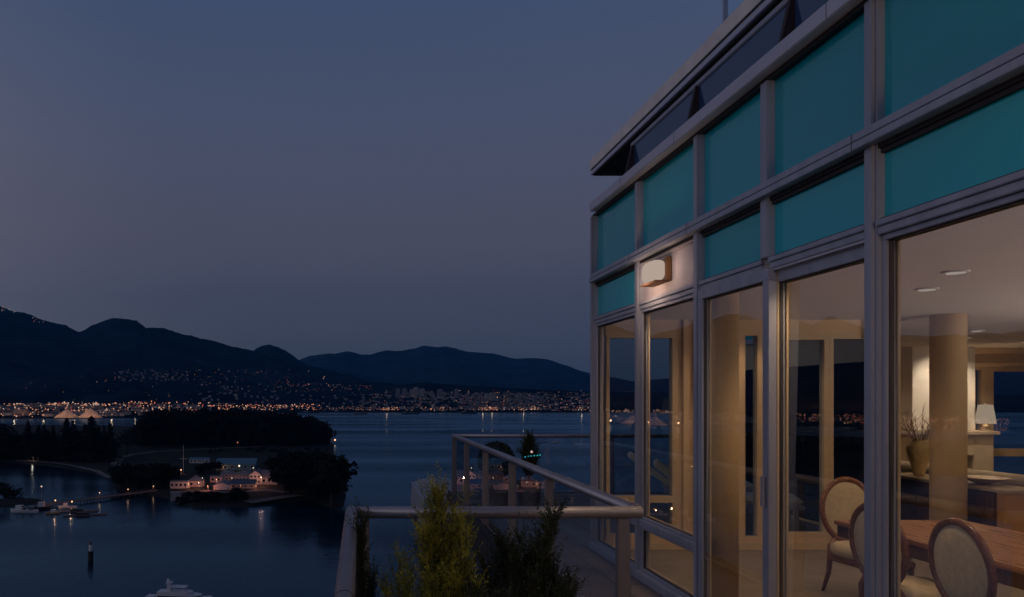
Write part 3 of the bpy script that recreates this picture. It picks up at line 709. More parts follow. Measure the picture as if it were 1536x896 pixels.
def boat(name, L, B, H, hm, loc, rot, lab, cat, parts, group=None):
    t = empty(name, (0, 0, 0), lab, cat, group)
    b = MB(); b.add(*hull(L, B, H)); b.build('hull', hm, t, smooth=False, fix=True)
    for nm, m, fn in parts:
        q = MB(); fn(q); q.build(nm, m, t, .03 if L < 40 else 0)
    t.location = loc; t.rotation_euler.z = rot; return t
# motor yacht, bottom edge
boat('motor_yacht', 29, 6.4, 2.4, WHB, gp(270, 908), R(-6), 'large white motor yacht with a radar mast at the bottom edge of the photo', 'yacht', [
    ('main_cabin', WHB, lambda q: q.prism([(-9, -2.5), (5.5, -2.5), (8.5, -1.2), (8.5, 1.2), (5.5, 2.5), (-9, 2.5)], 2.3, 4.5)),
    ('cabin_windows', DWIN, lambda q: q.prism([(-8, -2.56), (5.5, -2.56), (8.4, -1.25), (8.4, 1.25), (5.5, 2.56), (-8, 2.56)], 3.2, 4.0)),
    ('flybridge', WHB, lambda q: q.prism([(-8.5, -2.4), (3.5, -2.4), (5, -1.1), (5, 1.1), (3.5, 2.4), (-8.5, 2.4)], 4.5, 5.5)),
    ('hardtop', WHB, lambda q: q.box(-3.5, 2.8, -2, 2, 7.1, 7.35).box(-3.2, -2.9, -1.9, -1.6, 5.4, 7.1).box(-3.2, -2.9, 1.6, 1.9, 5.4, 7.1).box(1.8, 2.1, -1.9, -1.6, 5.4, 7.1).box(1.8, 2.1, 1.6, 1.9, 5.4, 7.1)),
    ('radar_mast', WHB, lambda q: q.box(-5.0, -3.4, -.8, .8, 5.4, 8.6).box(-5.3, -3.0, -1.6, 1.6, 8.6, 8.85).lathe([(.7, 8.9), (.75, 9.3), (.3, 9.8)], (-4.9, 1.0, 0), 12).lathe([(.5, 8.9), (.5, 9.2), (.2, 9.5)], (-3.6, -1, 0), 12)),
    ('antenna', DKB, lambda q: q.tube((-4.2, 0, 8.8), (-4.2, 0, 11.2), .06, .03, 5)),
    ('tender', WHB, lambda q: q.box(8.8, 12.6, -1.0, 1.0, 2.7, 3.7).box(-13, -10, -1.6, 1.6, 2.4, 3.6)),
    ('deck_rail', GREYB, lambda q: q.tube((4, -2.9, 3.9), (13.4, -.8, 4.4), .04, .04, 5).tube((4, 2.9, 3.9), (13.4, .8, 4.4), .04, .04, 5)),
])
# moored boats at the pier head
def cabin(x0, x1, w, z0, z1): return lambda q: q.box(x0, x1, -w, w, z0, z1)
boat('trawler', 20, 5.4, 2.0, WHB, gp(36, 769), R(172), 'white hulled trawler moored at the left of the pier head', 'boat', [
    ('wheelhouse', WHB, cabin(1, 5.5, 1.7, 2, 5)), ('windows', DWIN, cabin(.9, 5.6, 1.4, 3.7, 4.6)), ('mast', DKB, lambda q: q.tube((-2, 0, 2), (-2, 0, 10), .14, .08, 6).tube((-2, 0, 5), (-8, 0, 7.5), .09, .06, 5)),
    ('deck_gear', DKB, lambda q: q.box(-7, -4, -1.4, 1.4, 2, 3.4).box(-1, .6, -1.2, 1.2, 2, 3.2))])
boat('tugboat', 15, 5, 1.8, DKB, gp(60, 764), R(10), 'dark tug with a tall lamp mast moored at the end of the pier', 'boat', [
    ('wheelhouse', WHB, cabin(-1, 3, 1.6, 1.8, 5.2)), ('windows', DWIN, cabin(-1.1, 3.1, 1.3, 3.9, 4.8)), ('funnel', RUST, lambda q: q.tube((-3, 0, 1.8), (-3, 0, 5), .6, .5, 10)),
    ('mast', GREYB, lambda q: q.tube((1, 0, 5.2), (1, 0, 16), .14, .07, 6)), ('mast_lamp', LH, lambda q: octa(q, Vector((1, 0, 16.3)), .75, 0))])
boat('work_boat', 9, 3, 1.1, YEL, gp(80, 771), R(4), 'small ochre work boat lit by a lamp in front of the pier head', 'boat', [
    ('cabin', WHB, cabin(-1.5, 1.2, 1, 1, 2.9)), ('windows', DWIN, cabin(-1.55, 1.25, .8, 2, 2.6)), ('bulwark', DKB, lambda q: q.box(-4, -1.6, -1.1, 1.1, 1.05, 1.4))])
boat('fishing_boat', 13, 4, 1.5, WHB, gp(102, 762.5), R(186), 'low fishing boat lit orange behind the floating pontoons', 'boat', [
    ('wheelhouse', WHB, cabin(0, 3, 1.3, 1.5, 3.9)), ('windows', DWIN, cabin(-.05, 3.05, 1.0, 2.8, 3.5)), ('mast', DKB, lambda q: q.tube((-1, 0, 1.5), (-1, 0, 7), .1, .06, 6))])
def pontoon(x, y, L, W, rot, lab):
    t = empty('pontoon', (0, 0, 0), lab, 'pontoon'); MB().box(-L / 2, L / 2, -W / 2, W / 2, -.4, .7).build('deck', PIERM, t, .05)
    q = MB(); [q.box(-L / 2 + i * 4, -L / 2 + i * 4 + .3, -W / 2, -W / 2 + .3, .7, 1.6) for i in range(int(L / 4))]; q.build('bollards', DKB, t)
    MB().box(-L * .2, L * .1, -W * .3, W * .3, .7, 2.2).build('crate_stack', DKB, t, .05); t.location = gp(x, y); t.rotation_euler.z = rot
pontoon(118, 768, 26, 5, R(12), 'dark floating pontoon nearer the pier, with stacked gear')
pontoon(128, 773.5, 28, 4, R(16), 'dark floating pontoon farthest from the pier, nearest the open water')
light('pier_head_light', 'POINT', gp(84, 763) + Vector((0, -3, 6)), 700, OR, shadow_soft_size=.4); light('pier_head_light', 'POINT', gp(108, 764) + Vector((0, -3, 5)), 350, OR, shadow_soft_size=.4)
for x, y, lab in ((83, 764, 'lamp on a short post between the tug and the work boat'), (108, 766, 'lamp on a short post by the low fishing boat')):
    q = gp(x, y); s = empty('pier_lamp', q, lab, 'lamp'); MB().tube(q + Vector((0, 0, -2)), q + Vector((0, 0, 6)), .12, .08, 6).build('pole', GREYB, s); g = MB(); octa(g, q + Vector((0, 0, 6.3)), .6, 0); g.build('lamp_head', LB, s)
# channel beacon
p = gp(136, 842); t = empty('channel_beacon', p, 'white capped channel beacon on a dark pile standing in the water', 'beacon')
MB().lathe([(1.25, -3), (1.25, 4.6), (1.6, 4.7), (1.6, 5.0)], p, 16).build('pile', mat('tarred pile', (.02, .015, .015), .8), t)
MB().lathe([(.95, 5.0), (.85, 8.0)], p, 16).build('light_tower', WHITEP, t); MB().lathe([(.6, 8.0), (.65, 8.6), (.35, 9.3), (.1, 9.9)], p, 14).build('lantern', RUST, t)
q = MB(); [q.tube((p.x + 1.5 * math.cos(i), p.y + 1.5 * math.sin(i), 5), (p.x + 1.5 * math.cos(i), p.y + 1.5 * math.sin(i), 6.1), .05, .05, 5) for i in range(6)]; q.build('platform_rail', DKB, t)
# sailing boat seen over the far railing
boat('sailing_boat', 14, 4, 1.4, WHB, gp(833, 665), R(20), 'small white sailing boat on the open water above the far railing', 'boat', [
    ('cabin', WHB, cabin(-2, 3, 1.2, 1.4, 2.6)), ('windows', DWIN, cabin(-1.6, 2.6, 1.22, 1.8, 2.2)), ('mast', WHB, lambda q: q.tube((1, 0, 1.4), (1, 0, 17), .16, .1, 6).tube((1, 0, 3), (-5, 0, 3.2), .2, .2, 6))])
def ship(x, y, Lpx, hm, lab):
    p = gp(x, y); L = Lpx * p.y / F
    boat('cargo_ship', L, L * .16, L * .06, hm, p, R(3), lab, 'ship', [
        ('bridge_house', TWN[1], lambda q: q.box(-L * .42, -L * .3, -L * .06, L * .06, L * .05, L * .14)), ('funnel', RUST, lambda q: q.box(-L * .45, -L * .42, -L * .02, L * .02, L * .05, L * .13)),
        ('hatch', DKB, lambda q: [q.box(-L * .22 + i * L * .14, -L * .12 + i * L * .14, -L * .05, L * .05, L * .05, L * .075) for i in range(4)] and None),
        ('deck_crane', TWN[2], lambda q: q.box(-.5, .5, -.5, .5, L * .05, L * .12))])
ship(541, 621.5, 20, RUST, 'rust red freighter at anchor just right of the dark wood'); ship(616, 621.5, 26, DKB, 'long black barge like freighter before the far waterfront'); ship(703, 620.5, 24, DKB, 'black freighter left of the brightest far waterfront lamps'); ship(466, 620, 24, DKB, 'dark freighter half hidden behind the tip of the wooded point')

# neighbouring tower seen past the terrace edge
TOWM = mat('white tower parapet', (.26, .28, .33), .6, var=.12); 
t = empty('neighbour_tower', (9.5, 66, 0), 'neighbouring white topped tower just below the terrace edge', 'building')
MB().box(5.2, 14, 60, 74, 0, 70.5).build('wall', mat('tower wall', (.14, .15, .18), .6), t)
g = MB(); [g.box(5.1, 5.18, 60.5, 73.5, z, z + 1.5).box(5.7, 13.5, 59.92, 59.99, z, z + 1.5) for z in range(41, 70, 3)]; g.build('window_band', CLERE, t)
m = MB(); n = 12
for y in (59.6, 74):
    for i in range(n + 1):
        u = i / n; m.v.append((4.9 + 6.0 * u, y, 71.4 + .95 * math.sin(math.pi * (.15 + .85 * u)) * (1 if u < 1 else .9) - .0 * u))
for i in range(n): m.f.append((i, i + 1, n + 2 + i, n + 1 + i)); m.mi.append(0)
b0 = len(m.v); m.v += [(4.9, 59.6, 70.4), (10.9, 59.6, 70.4), (4.9, 74, 70.4), (10.9, 74, 70.4)]
m.f += [tuple([b0, b0 + 1] + list(range(n, -1, -1))), (b0, 0, n + 1, b0 + 2), (b0 + 1, b0 + 3, 2 * n + 1, n)]; m.mi += [0] * 3
m.build('curved_roof', TOWM, t, fix=True); MB().box(4.85, 14.2, 59.3, 59.6, 69.6, 70.5).box(4.85, 5.15, 59.6, 74.2, 69.6, 70.5).build('parapet', TOWM, t)
# ================================================================== THE PENTHOUSE
B = empty('penthouse_building', (8, 4, E - 1.75), 'glass penthouse with teal spandrel panels and grey aluminium frames', 'building')
FX = 2.68; Z0 = E
def bx(name, m, x0, x1, y0, y1, z0, z1, bev=.004, parent=B): return box(name, m, parent, x0, x1, y0, y1, Z0 + z0, Z0 + z1, bev)
# west facade mullions: (far y, near y)
MUL = [(8.93, 8.83), (7.50, 7.41), (6.18, 6.09), (4.085, 4.0), (2.35, 2.26), (.55, .46), (-1.3, -1.39)]
TOPZ = 2.1
for k, (ya, yb) in enumerate(MUL):
    m = MB(); m.box(FX, FX + .10, yb + .022, ya, Z0 - 1.74, Z0 + TOPZ); m.box(FX + .018, FX + .10, yb, yb + .021, Z0 - 1.74, Z0 + TOPZ)
    if k == 0: m.box(FX - .012, FX - .001, 8.86, 8.915, Z0 - 1.74, Z0 + TOPZ)
    m.build('mullion', ALU, B, .004)
m = MB(); m.box(FX, FX + .14, 5.06, 5.145, Z0 + .93, Z0 + TOPZ); m.build('mullion', ALU, B, .004)
bays = [(MUL[i][1], MUL[i + 1][0]) for i in range(len(MUL) - 1)]
up = [(8.83, 7.50), (7.41, 6.18), (6.09, 5.145), (5.06, 4.085), (4.0, 2.35), (2.26, .55), (.46, -1.3)]
# horizontals that run the whole length
m = MB(); m.box(2.64, 2.82, -1.6, 8.845, Z0 + 1.372, Z0 + 1.415).box(2.65, 2.82, -1.6, 8.84, Z0 + 1.366, Z0 + 1.372).box(2.635, 2.82, -1.6, 8.85, Z0 + 1.325, Z0 + 1.366); m.build('main_transom', ALU, B, .003)
bx('transom_shadow_gap', ALUD, 2.70, 2.82, -1.6, 8.9, 1.300, 1.325, 0)
bx('cap_flashing', CAPM, 2.615, 2.95, -1.6, 8.76, 2.125, 2.225, .006); bx('cap_shadow_trim', ALUD, 2.69, 2.9, -1.6, 8.9, 2.095, 2.125, 0)
bx('sill', ALU, 2.665, 2.84, -1.6, 6.2, -1.75, -1.70); bx('sill', ALU, 2.665, 2.84, 6.2, 8.95, -1.75, -1.67)
for (ya, yb) in up:
    bx('spandrel_panel', SPAN, 2.735, 2.76, yb, ya, 1.415, 2.095, 0)
    met = ya == 7.41
    bx('spandrel_panel', PANELM if met else SPAN, 2.735, 2.76, yb, ya, .925, 1.30, 0)
    bx('transom', ALU, 2.683, 2.82, yb, ya, .893, .925); bx('transom', ALU, 2.697, 2.82, yb, ya, .85, .893)
    t_ = MB(); t_.box(2.713, 2.735, yb + .001, ya - .001, Z0 + 1.276, Z0 + 1.299); t_.box(2.713, 2.735, yb, ya, Z0 + .9255, Z0 + .938); t_.build('glazing_bead', ALUD if not met else PANELM, B)
def pane(y0, y1, z0, z1, xg, fr=.045, fm=None, name='window', tilt=.9, parent=B, inner=True):
    """a glazed window: frame with its glass; the pane leans out a touch as the real ones do"""
    f = MB(); xa, xb = xg - .025, xg + .03
    f.box(xa, xb, y0, y1, z0, z0 + fr).box(xa, xb, y0, y1, z1 - fr, z1).box(xa, xb, y0, y0 + fr, z0 + fr, z1 - fr).box(xa, xb, y1 - fr, y1, z0 + fr, z1 - fr)
    o = f.build(name, fm or ALU, parent, .003)
    if inner:
        q = MB(); w_ = fr + .008; xc, xd = xb + .001, xb + .018
        q.box(xc, xd, y0, y1, z0, z0 + w_).box(xc, xd, y0, y1, z1 - w_, z1).box(xc, xd, y0, y0 + w_, z0 + w_, z1 - w_).box(xc, xd, y1 - w_, y1, z0 + w_, z1 - w_); q.build('inner_frame', CREAM, o, .003)
    k = MB(); e1, e2, ya_, yb_ = fr - .001, fr + .007, y0, y1
    for q in ((y0 + e1, y1 - e1, z0 + e1, z0 + e2), (y0 + e1, y1 - e1, z1 - e2, z1 - e1), (y0 + e1, y0 + e2, z0 + e2, z1 - e2), (y1 - e2, y1 - e1, z0 + e2, z1 - e2)): k.box(xg - .009, xg + .012, *q)
    k.build('gasket', ALUD, o)
    dx = math.tan(R(tilt)) * min((z1 - z0) / 2, 1.2) * .8
    dx = -min(dx, .03)
    g = MB(); e = fr - .01
    g.quad((xg + dx, y1 - e, z0 + e), (xg + dx, y0 + e, z0 + e), (xg - dx, y0 + e, z1 - e), (xg - dx, y1 - e, z1 - e))
    g.build('glass_pane', GLASS, o); return o
for (ya, yb) in ((8.83, 7.50), (7.41, 6.18)):
    bx('transom', ALU, 2.69, 2.82, yb, ya, -1.233, -1.174)
    pane(yb, ya, Z0 - 1.174, Z0 + .85, 2.735, .03); pane(yb, ya, Z0 - 1.67, Z0 - 1.233, 2.735, .03)
# sliding door: outer leaf flush, inner leaf set back
d1 = pane(5.03, 6.085, Z0 - 1.70, Z0 + .85, 2.70, .075, ALU, 'sliding_door')
MB().box(2.645, 2.668, 5.055, 5.08, Z0 - .72, Z0 - .52).build('handle', ALU, d1, .004)
d2 = pane(4.085, 5.12, Z0 - 1.70, Z0 + .835, 2.765, .075, ALU, 'sliding_door')
bx('door_track', CAPM, 2.705, 2.735, 4.09, 5.025, .836, .8495, 0)
# big fixed lights nearer the camera, deep reveals
for (ya, yb) in ((4.0, 2.35), (2.26, .55), (.46, -1.3)):
    pane(yb, ya, Z0 - 1.70, Z0 + .85, 2.745, .03)
jt = MB()
for ya, yb in MUL[1:5]: jt.box(2.633, 2.6345, ya + .03, ya + .034, Z0 + 1.3255, Z0 + 1.4145).box(2.6135, 2.6148, ya + .22, ya + .224, Z0 + 2.126, Z0 + 2.224)
jt.build('joint_seal', ALUD, B)
# clerestory and roof
for (ya, yb) in ((7.84, 6.42), (6.34, 5.02), (4.94, 3.6), (3.52, 2.0), (1.9, .2), (.1, -1.6)):
    f = MB(); f.box(2.80, 2.83, yb, ya, Z0 + 2.226, Z0 + 2.62); o = f.build('clerestory_window', CLERE, B)
    q = MB(); q.add([(2.79, ya + .015, Z0 + 2.62), (2.79, ya + .055, Z0 + 2.62), (2.70, ya + .015, Z0 + 2.226), (2.70, ya + .055, Z0 + 2.226), (2.86, ya + .015, Z0 + 2.62), (2.86, ya + .055, Z0 + 2.62), (2.86, ya + .015, Z0 + 2.226), (2.86, ya + .055, Z0 + 2.226)],
                    [(0, 1, 3, 2), (0, 2, 6, 4), (1, 5, 7, 3), (0, 4, 5, 1), (2, 3, 7, 6)])
    q.build('clerestory_fin', SOFF, B, fix=True)
bx('clerestory_rail', ALU, 2.785, 2.85, -1.6, 7.92, 2.58, 2.63, .008)
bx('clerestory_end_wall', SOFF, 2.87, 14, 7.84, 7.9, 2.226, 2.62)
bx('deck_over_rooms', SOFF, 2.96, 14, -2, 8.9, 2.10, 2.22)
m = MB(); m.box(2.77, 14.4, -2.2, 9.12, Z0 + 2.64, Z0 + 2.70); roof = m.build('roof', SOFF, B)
MB().box(2.745, 2.80, -2.2, 9.14, Z0 + 2.652, Z0 + 2.702).build('fascia', CAPM, roof, .004)
MB().box(2.76, 2.80, -2.2, 9.13, Z0 + 2.7025, Z0 + 2.716).build('fascia_gap', ALUD, roof)
cp = MB(); cp.add([(2.735, -2.2, Z0 + 2.7165), (2.735, 9.15, Z0 + 2.7165), (2.737, 9.15, Z0 + 2.835), (2.737, -2.2, Z0 + 2.835), (2.78, 9.15, Z0 + 2.86), (2.83, -2.2, Z0 + 2.86), (14.4, 9.15, Z0 + 2.86), (14.4, -2.2, Z0 + 2.86), (14.4, 9.15, Z0 + 2.7165), (14.4, -2.2, Z0 + 2.7165)], [(0, 1, 2, 3), (3, 2, 4, 5), (5, 4, 6, 7), (7, 6, 8, 9), (9, 8, 1, 0), (1, 8, 6, 4, 2), (0, 3, 5, 7, 9)]); cp.build('coping', FASC, roof, fix=True)
m = MB(); m.quad((3.2, 6.73, Z0 + 2.861), (3.2, 1.0, Z0 + 2.861), (3.2, 1.0, Z0 + 4.9), (3.2, 6.73, Z0 + 4.9)); rs = m.build('roof_screen', glass('roof screen glass', (.88, .97, .99), 1.4), B)
q = MB(); [q.box(3.19, 3.225, y, y + .03, Z0 + 2.861, Z0 + 4.9) for y in (6.73, 4.5, 2.2)]; q.build('screen_post', ALU, rs)
# wall lamp on the infill panel
t = empty('wall_lamp', (2.73, 6.92, Z0 + 1.13), 'lit square bulkhead lamp on the grey metal panel between teal ones', 'lamp')
MB().box(2.685, 2.733, 6.73, 6.775, Z0 + 1.03, Z0 + 1.245).box(2.60, 2.733, 6.78, 7.14, Z0 + 1.03, Z0 + 1.045).box(2.70, 2.733, 6.775, 7.14, Z0 + 1.0455, Z0 + 1.235).build('bracket', mat('bronze bracket', (.20, .10, .05), .5, .3), t, .006)
sh = MB(); nu, nv = 20, 12; sg = lambda v: math.copysign(abs(v) ** .55, v)
sh.add([(2.655 + .062 * sg(math.cos(math.pi * (j / nv - .5))) * sg(math.cos(6.28319 * i / nu)), 6.962 + .178 * sg(math.cos(math.pi * (j / nv - .5))) * sg(math.sin(6.28319 * i / nu)), Z0 + 1.143 + .095 * sg(math.sin(math.pi * (j / nv - .5)))) for j in range(nv + 1) for i in range(nu)],
       [(j * nu + i, j * nu + (i + 1) % nu, (j + 1) * nu + (i + 1) % nu, (j + 1) * nu + i) for j in range(nv) for i in range(nu)])
sh.build('opal_shade', emat('opal lamp glass', (1, .80, .66), .43), t, smooth=True)
light('wall_lamp_light', 'POINT', (2.49, 7.0, Z0 + .99), 5.0, (1, .66, .44), t, shadow_soft_size=.06).visible_glossy = False
light('wall_lamp_light', 'POINT', (2.59, 6.62, Z0 + 1.13), 1.0, (1, .70, .50), t, shadow_soft_size=.06).visible_glossy = False
light('wall_lamp_light', 'POINT', (2.59, 7.27, Z0 + 1.13), 1.0, (1, .70, .50), t, shadow_soft_size=.06).visible_glossy = False

t = empty('wall_lamp', (2.73, 1.5, Z0 + 1.13), 'twin bulkhead lamp farther along the facade, out of the picture on the right', 'lamp')
MB().box(2.70, 2.733, 1.3, 1.68, Z0 + 1.03, Z0 + 1.235).build('bracket', MATS['bronze bracket'], t, .006); MB().box(2.60, 2.699, 1.31, 1.67, Z0 + 1.046, Z0 + 1.24).build('opal_shade', MATS['opal lamp glass'], t, .02)
light('wall_lamp_light', 'POINT', (2.50, 1.5, Z0 + 1.13), 30, (1, .62, .36), t, shadow_soft_size=.08).visible_glossy = False
DARKG = mat('dark reflective glass', (.004, .010, .02), .04, spec=.25)
# north wall of the dining room (y 8.83..8.93)
def nw(name, m, x0, x1, z0, z1): return bx(name, m, x0, x1, 8.83, 8.93, z0, z1)
nw('interior_wall', WALLM, 2.82, 6.2, .73, 2.09); nw('interior_wall', WALLM, 2.82, 6.2, -1.75, -1.61)
nw('interior_wall', WALLM, 3.63, 4.42, -1.61, .73); nw('interior_wall', CREAM, 4.58, 4.87, -1.61, .73); nw('interior_wall', CREAM, 5.98, 6.2, -1.61, .73)
bx('pilaster', WALLM, 3.70, 3.76, 8.79, 8.829, -1.75, .899); bx('pilaster', WALLM, 3.84, 3.98, 8.77, 8.829, -1.75, .899)
def npane(x0, x1, z0, z1, y=8.88, fr=.04, m=CREAM):
    f = MB(); f.box(x0, x1, y - .05, y + .05, z0, z0 + fr).box(x0, x1, y - .05, y + .05, z1 - fr, z1).box(x0, x0 + fr, y - .05, y + .05, z0 + fr, z1 - fr).box(x1 - fr, x1, y - .05, y + .05, z0 + fr, z1 - fr)
    o = f.build('window', m, B, .003); g = MB(); g.quad((x0 + fr - .01, y, z0 + fr - .01), (x1 - fr + .01, y, z0 + fr - .01), (x1 - fr + .01, y, z1 - fr + .01), (x0 + fr - .01, y, z1 - fr + .01)); g.build('glass_pane', glass('rear window glass', (.66, .74, .78), 1.35), o)
npane(2.83, 3.63, Z0 - 1.17, Z0 + .73); npane(2.83, 3.63, Z0 - 1.61, Z0 - 1.17); npane(4.42, 4.58, Z0 - 1.61, Z0 + .73, fr=.012)
npane(4.87, 5.40, Z0 - 1.61, Z0 + .73, fr=.06); npane(5.40, 5.98, Z0 - 1.61, Z0 + .73, fr=.05)
bx('skirting', CREAM, 2.9, 6.2, 8.80, 8.829, -1.749, -1.66)
# wing: west wall of the living room (x 6.2), seen through the dining room windows
for y in (8.98, 10.2, 11.4, 12.6, 13.86): bx('mullion', ALU, 6.2, 6.32, y, y + .09, -1.74, 2.1)
for ya, yb in ((9.07, 10.2), (10.29, 11.4), (11.49, 12.6), (12.69, 13.86)):
    bx('spandrel_panel', SPAN, 6.25, 6.28, ya, yb, .925, 2.1, 0); bx('dark_window', DARKG, 6.25, 6.28, ya, yb, -1.70, .45, 0); bx('head_panel', CREAM, 6.245, 6.28, ya, yb, .451, .849, 0)
bx('transom', ALU, 6.18, 6.33, 8.97, 13.95, .85, .925); bx('cap_flashing', CAPM, 6.12, 14.3, 8.94, 14.1, 2.1, 2.2)
# rooms
FLR = MB(); FLR.prism([(2.70, -2), (14, -2), (14, 14), (6.3, 14), (6.3, 8.85), (2.70, 8.85)], Z0 - 1.95, Z0 - 1.752); struct(FLR.build('floor', CARPET))
CL = MB(); CL.prism([(2.83, -2), (14, -2), (14, 14), (6.33, 14), (6.33, 8.83), (2.83, 8.83)], Z0 + .90, Z0 + 1.0); struct(CL.build('ceiling', CEILM))
bx('interior_wall', WALLM, 14, 14.15, -2, 14, -1.95, 2.2); bx('interior_wall', WALLM, 2.7, 14, -2.15, -2, -1.95, 2.2)
# living room north wall (y 14) with windows and the chimney breast
bx('interior_wall', WALLM, 6.3, 11.20, 14, 14.12, -1.95, 2.1); bx('interior_wall', CREAM, 11.20, 14, 14, 14.12, .55, 2.1); bx('interior_wall', CREAM, 11.2, 14, 14, 14.12, -1.95, -1.55)
bx('interior_wall', CREAM, 11.38, 11.50, 14.0, 14.12, -1.55, .55)
npane(11.2, 11.38, Z0 - 1.0, Z0 + .55, 14.06); npane(11.50, 12.5, Z0 - 1.0, Z0 + .55, 14.06, .07); npane(11.50, 12.5, Z0 - 1.55, Z0 - 1.0, 14.06, .07); npane(12.6, 13.9, Z0 - 1.55, Z0 + .55, 14.06, .07); bx('interior_wall', CREAM, 12.5, 12.6, 14.0, 14.12, -1.55, .55)
bx('crown_moulding', CREAM, 6.4, 14, 13.86, 13.999, .80, .899); bx('crown_moulding', CREAM, 11.0, 14, 13.9, 13.998, .56, .64)
FP = empty('fireplace', (10.25, 13.6, Z0 - 1.75), 'pale stone fireplace with a tall bright chimney breast behind the round column', 'fireplace')
WB = mat('bright white plaster', (.85, .80, .72), .8)
MB().box(9.68, 10.78, 13.45, 13.99, Z0 - .57, Z0 + .899).build('chimney_breast', WB, FP, .004)
MB().box(9.5, 11.06, 13.25, 13.99, Z0 - .64, Z0 - .58).build('mantel_shelf', MARBLE, FP, .008)
MB().box(9.56, 9.95, 13.32, 13.98, Z0 - 1.75, Z0 - .641).box(10.66, 11.0, 13.32, 13.98, Z0 - 1.75, Z0 - .641).box(9.95, 10.66, 13.32, 13.98, Z0 - 1.0, Z0 - .641).build('surround', MARBLE, FP, .01)
MB().box(9.951, 10.659, 13.7, 13.98, Z0 - 1.75, Z0 - 1.001).build('firebox', BLACK, FP)
def tlamp(loc, lab, P):
    t = empty('table_lamp', loc, lab, 'lamp'); x, y, z = loc
    MB().lathe([(.075, 0), (.08, .015), (.03, .04), (.05, .07), (.035, .11), (.010, .12), (.010, .26)], loc, 20).build('base', MARBLE, t, smooth=True)
    s = MB(); n = 28
    for (r, zz) in ((.155, .13), (.105, .46)):
        for i in range(n): a = 6.2832 * i / n; s.v.append((x + r * math.cos(a), y + r * math.sin(a), z + zz))
    for i in range(n): s.f.append((i, (i + 1) % n, n + (i + 1) % n, n + i)); s.mi.append(0)
    s.build('lamp_shade', emat('glowing linen shade', (1, .78, .56), .36), t, smooth=True); MB().tube((x, y, z + .46), (x, y, z + .49), .012, .006, 8).build('finial', MARBLE, t)
    light('lamp_light', 'POINT', (x, y, z + .36), P, (1, .62, .34), t, shadow_soft_size=.05)
tlamp((10.92, 13.40, Z0 - .58), 'lit table lamp with a white cone shade on the mantel end before the dark window', 9)
def added_flamp(t, x, y, P, dz):
    MB().lathe([(.15, 0), (.15, .02), (.03, .035), (.012, .05), (.012, 1.42)], (x, y, Z0 - 1.752), 20).build('stand', MARBLE, t)
    s = MB(); n = 28
    for (r, zz) in ((.215, -.34), (.135, -.03)):
        for i in range(n): a = 6.2832 * i / n; s.v.append((x + r * math.cos(a), y + r * math.sin(a), Z0 + zz))
    for i in range(n): s.f.append((i, (i + 1) % n, n + (i + 1) % n, n + i)); s.mi.append(0)
    s.f.append(tuple(range(n))); s.mi.append(0)  # closed bottom keeps the added light off the floor
    s.build('lamp_shade', emat('glowing linen shade', (1, .78, .56), .36), t, smooth=False); light('lamp_light', 'POINT', (x, y, Z0 + dz), P, (1, .83, .72), t, shadow_soft_size=.05)
for x, y, lab in ((6.3, 2.2, 'unseen floor lamp added at the near end of the room to light the ceiling'), (8.2, 5.6, 'unseen floor lamp added behind the dining table to light the ceiling')):
    t = empty('added_floor_lamp', (x, y, Z0 - 1.752), lab, 'lamp'); added_flamp(t, x, y, 190, -.05)  # unseen lamps, added so that the ceiling gets enough light
# columns
def column(x, y, r, m, lab):
    o = MB().lathe([(r, -1.75), (r, .899)], (x, y, Z0), 40).build('column', m, smooth=False)
    for p in o.data.polygons: p.use_smooth = len(p.vertices) == 4
    tag(o, lab, 'column')
COLM = mat('ochre plaster column', (.60, .43, .24), .75, var=.05, vscale=2)
column(6.36, 8.3, .165, COLM, 'thick round ochre column standing behind the dining table')
column(3.08, 6.55, .135, COLM, 'slim ochre column close behind the left leaf of the sliding door')
# downlights
DL = emat('downlight lens', (1, .86, .72), .36)
def downlight(x, y, P, lab, grp=None):
    t = empty('downlight', (x, y, Z0 + .899), lab, 'downlight', grp)
    MB().lathe([(.085, -.012), (.085, -.001)], (x, y, Z0 + .9), 20).build('trim_ring', CEILM, t); MB().lathe([(.06, -.016), (.06, -.0125)], (x, y, Z0 + .9), 20).build('lens', DL, t)
    light('downlight_spot', 'SPOT', (x, y, Z0 + .875), P, (1, .70, .44), t, spot_size=R(150), spot_blend=.45, shadow_soft_size=.05)
downlight(4.23, 5.45, 16, 'lit ceiling downlight nearer the camera, right of the pair'); downlight(4.66, 6.31, 16, 'lit ceiling downlight farther back, left of the pair')
OTH = 'unseen ceiling downlight over the rooms, added to light them'
for x, y in ((3.12, 4.62), (3.15, 7.1), (3.8, 2.9), (5.6, 3.2), (6.4, 5.6), (4.4, 8.1), (8.2, 7.0), (8.2, 10.2), (8.3, 12.4), (10.6, 12.2), (10.9, 10.0), (7.2, 9.6), (9.0, 11.4), (9.5, 4), (4, .5), (7, .5)):
    downlight(x, y, 34 if x < 3.2 else 25, OTH, 'unseen downlights added to light the rooms')  # unseen downlights, several added to brighten the chairs, sideboard and terrace floor
light('wall_washer', 'SPOT', (10.2, 12.7, Z0 + .87), 60, (1, .78, .58), spot_size=R(100), spot_blend=.7, shadow_soft_size=.05).rotation_euler = (R(35), 0, 0)

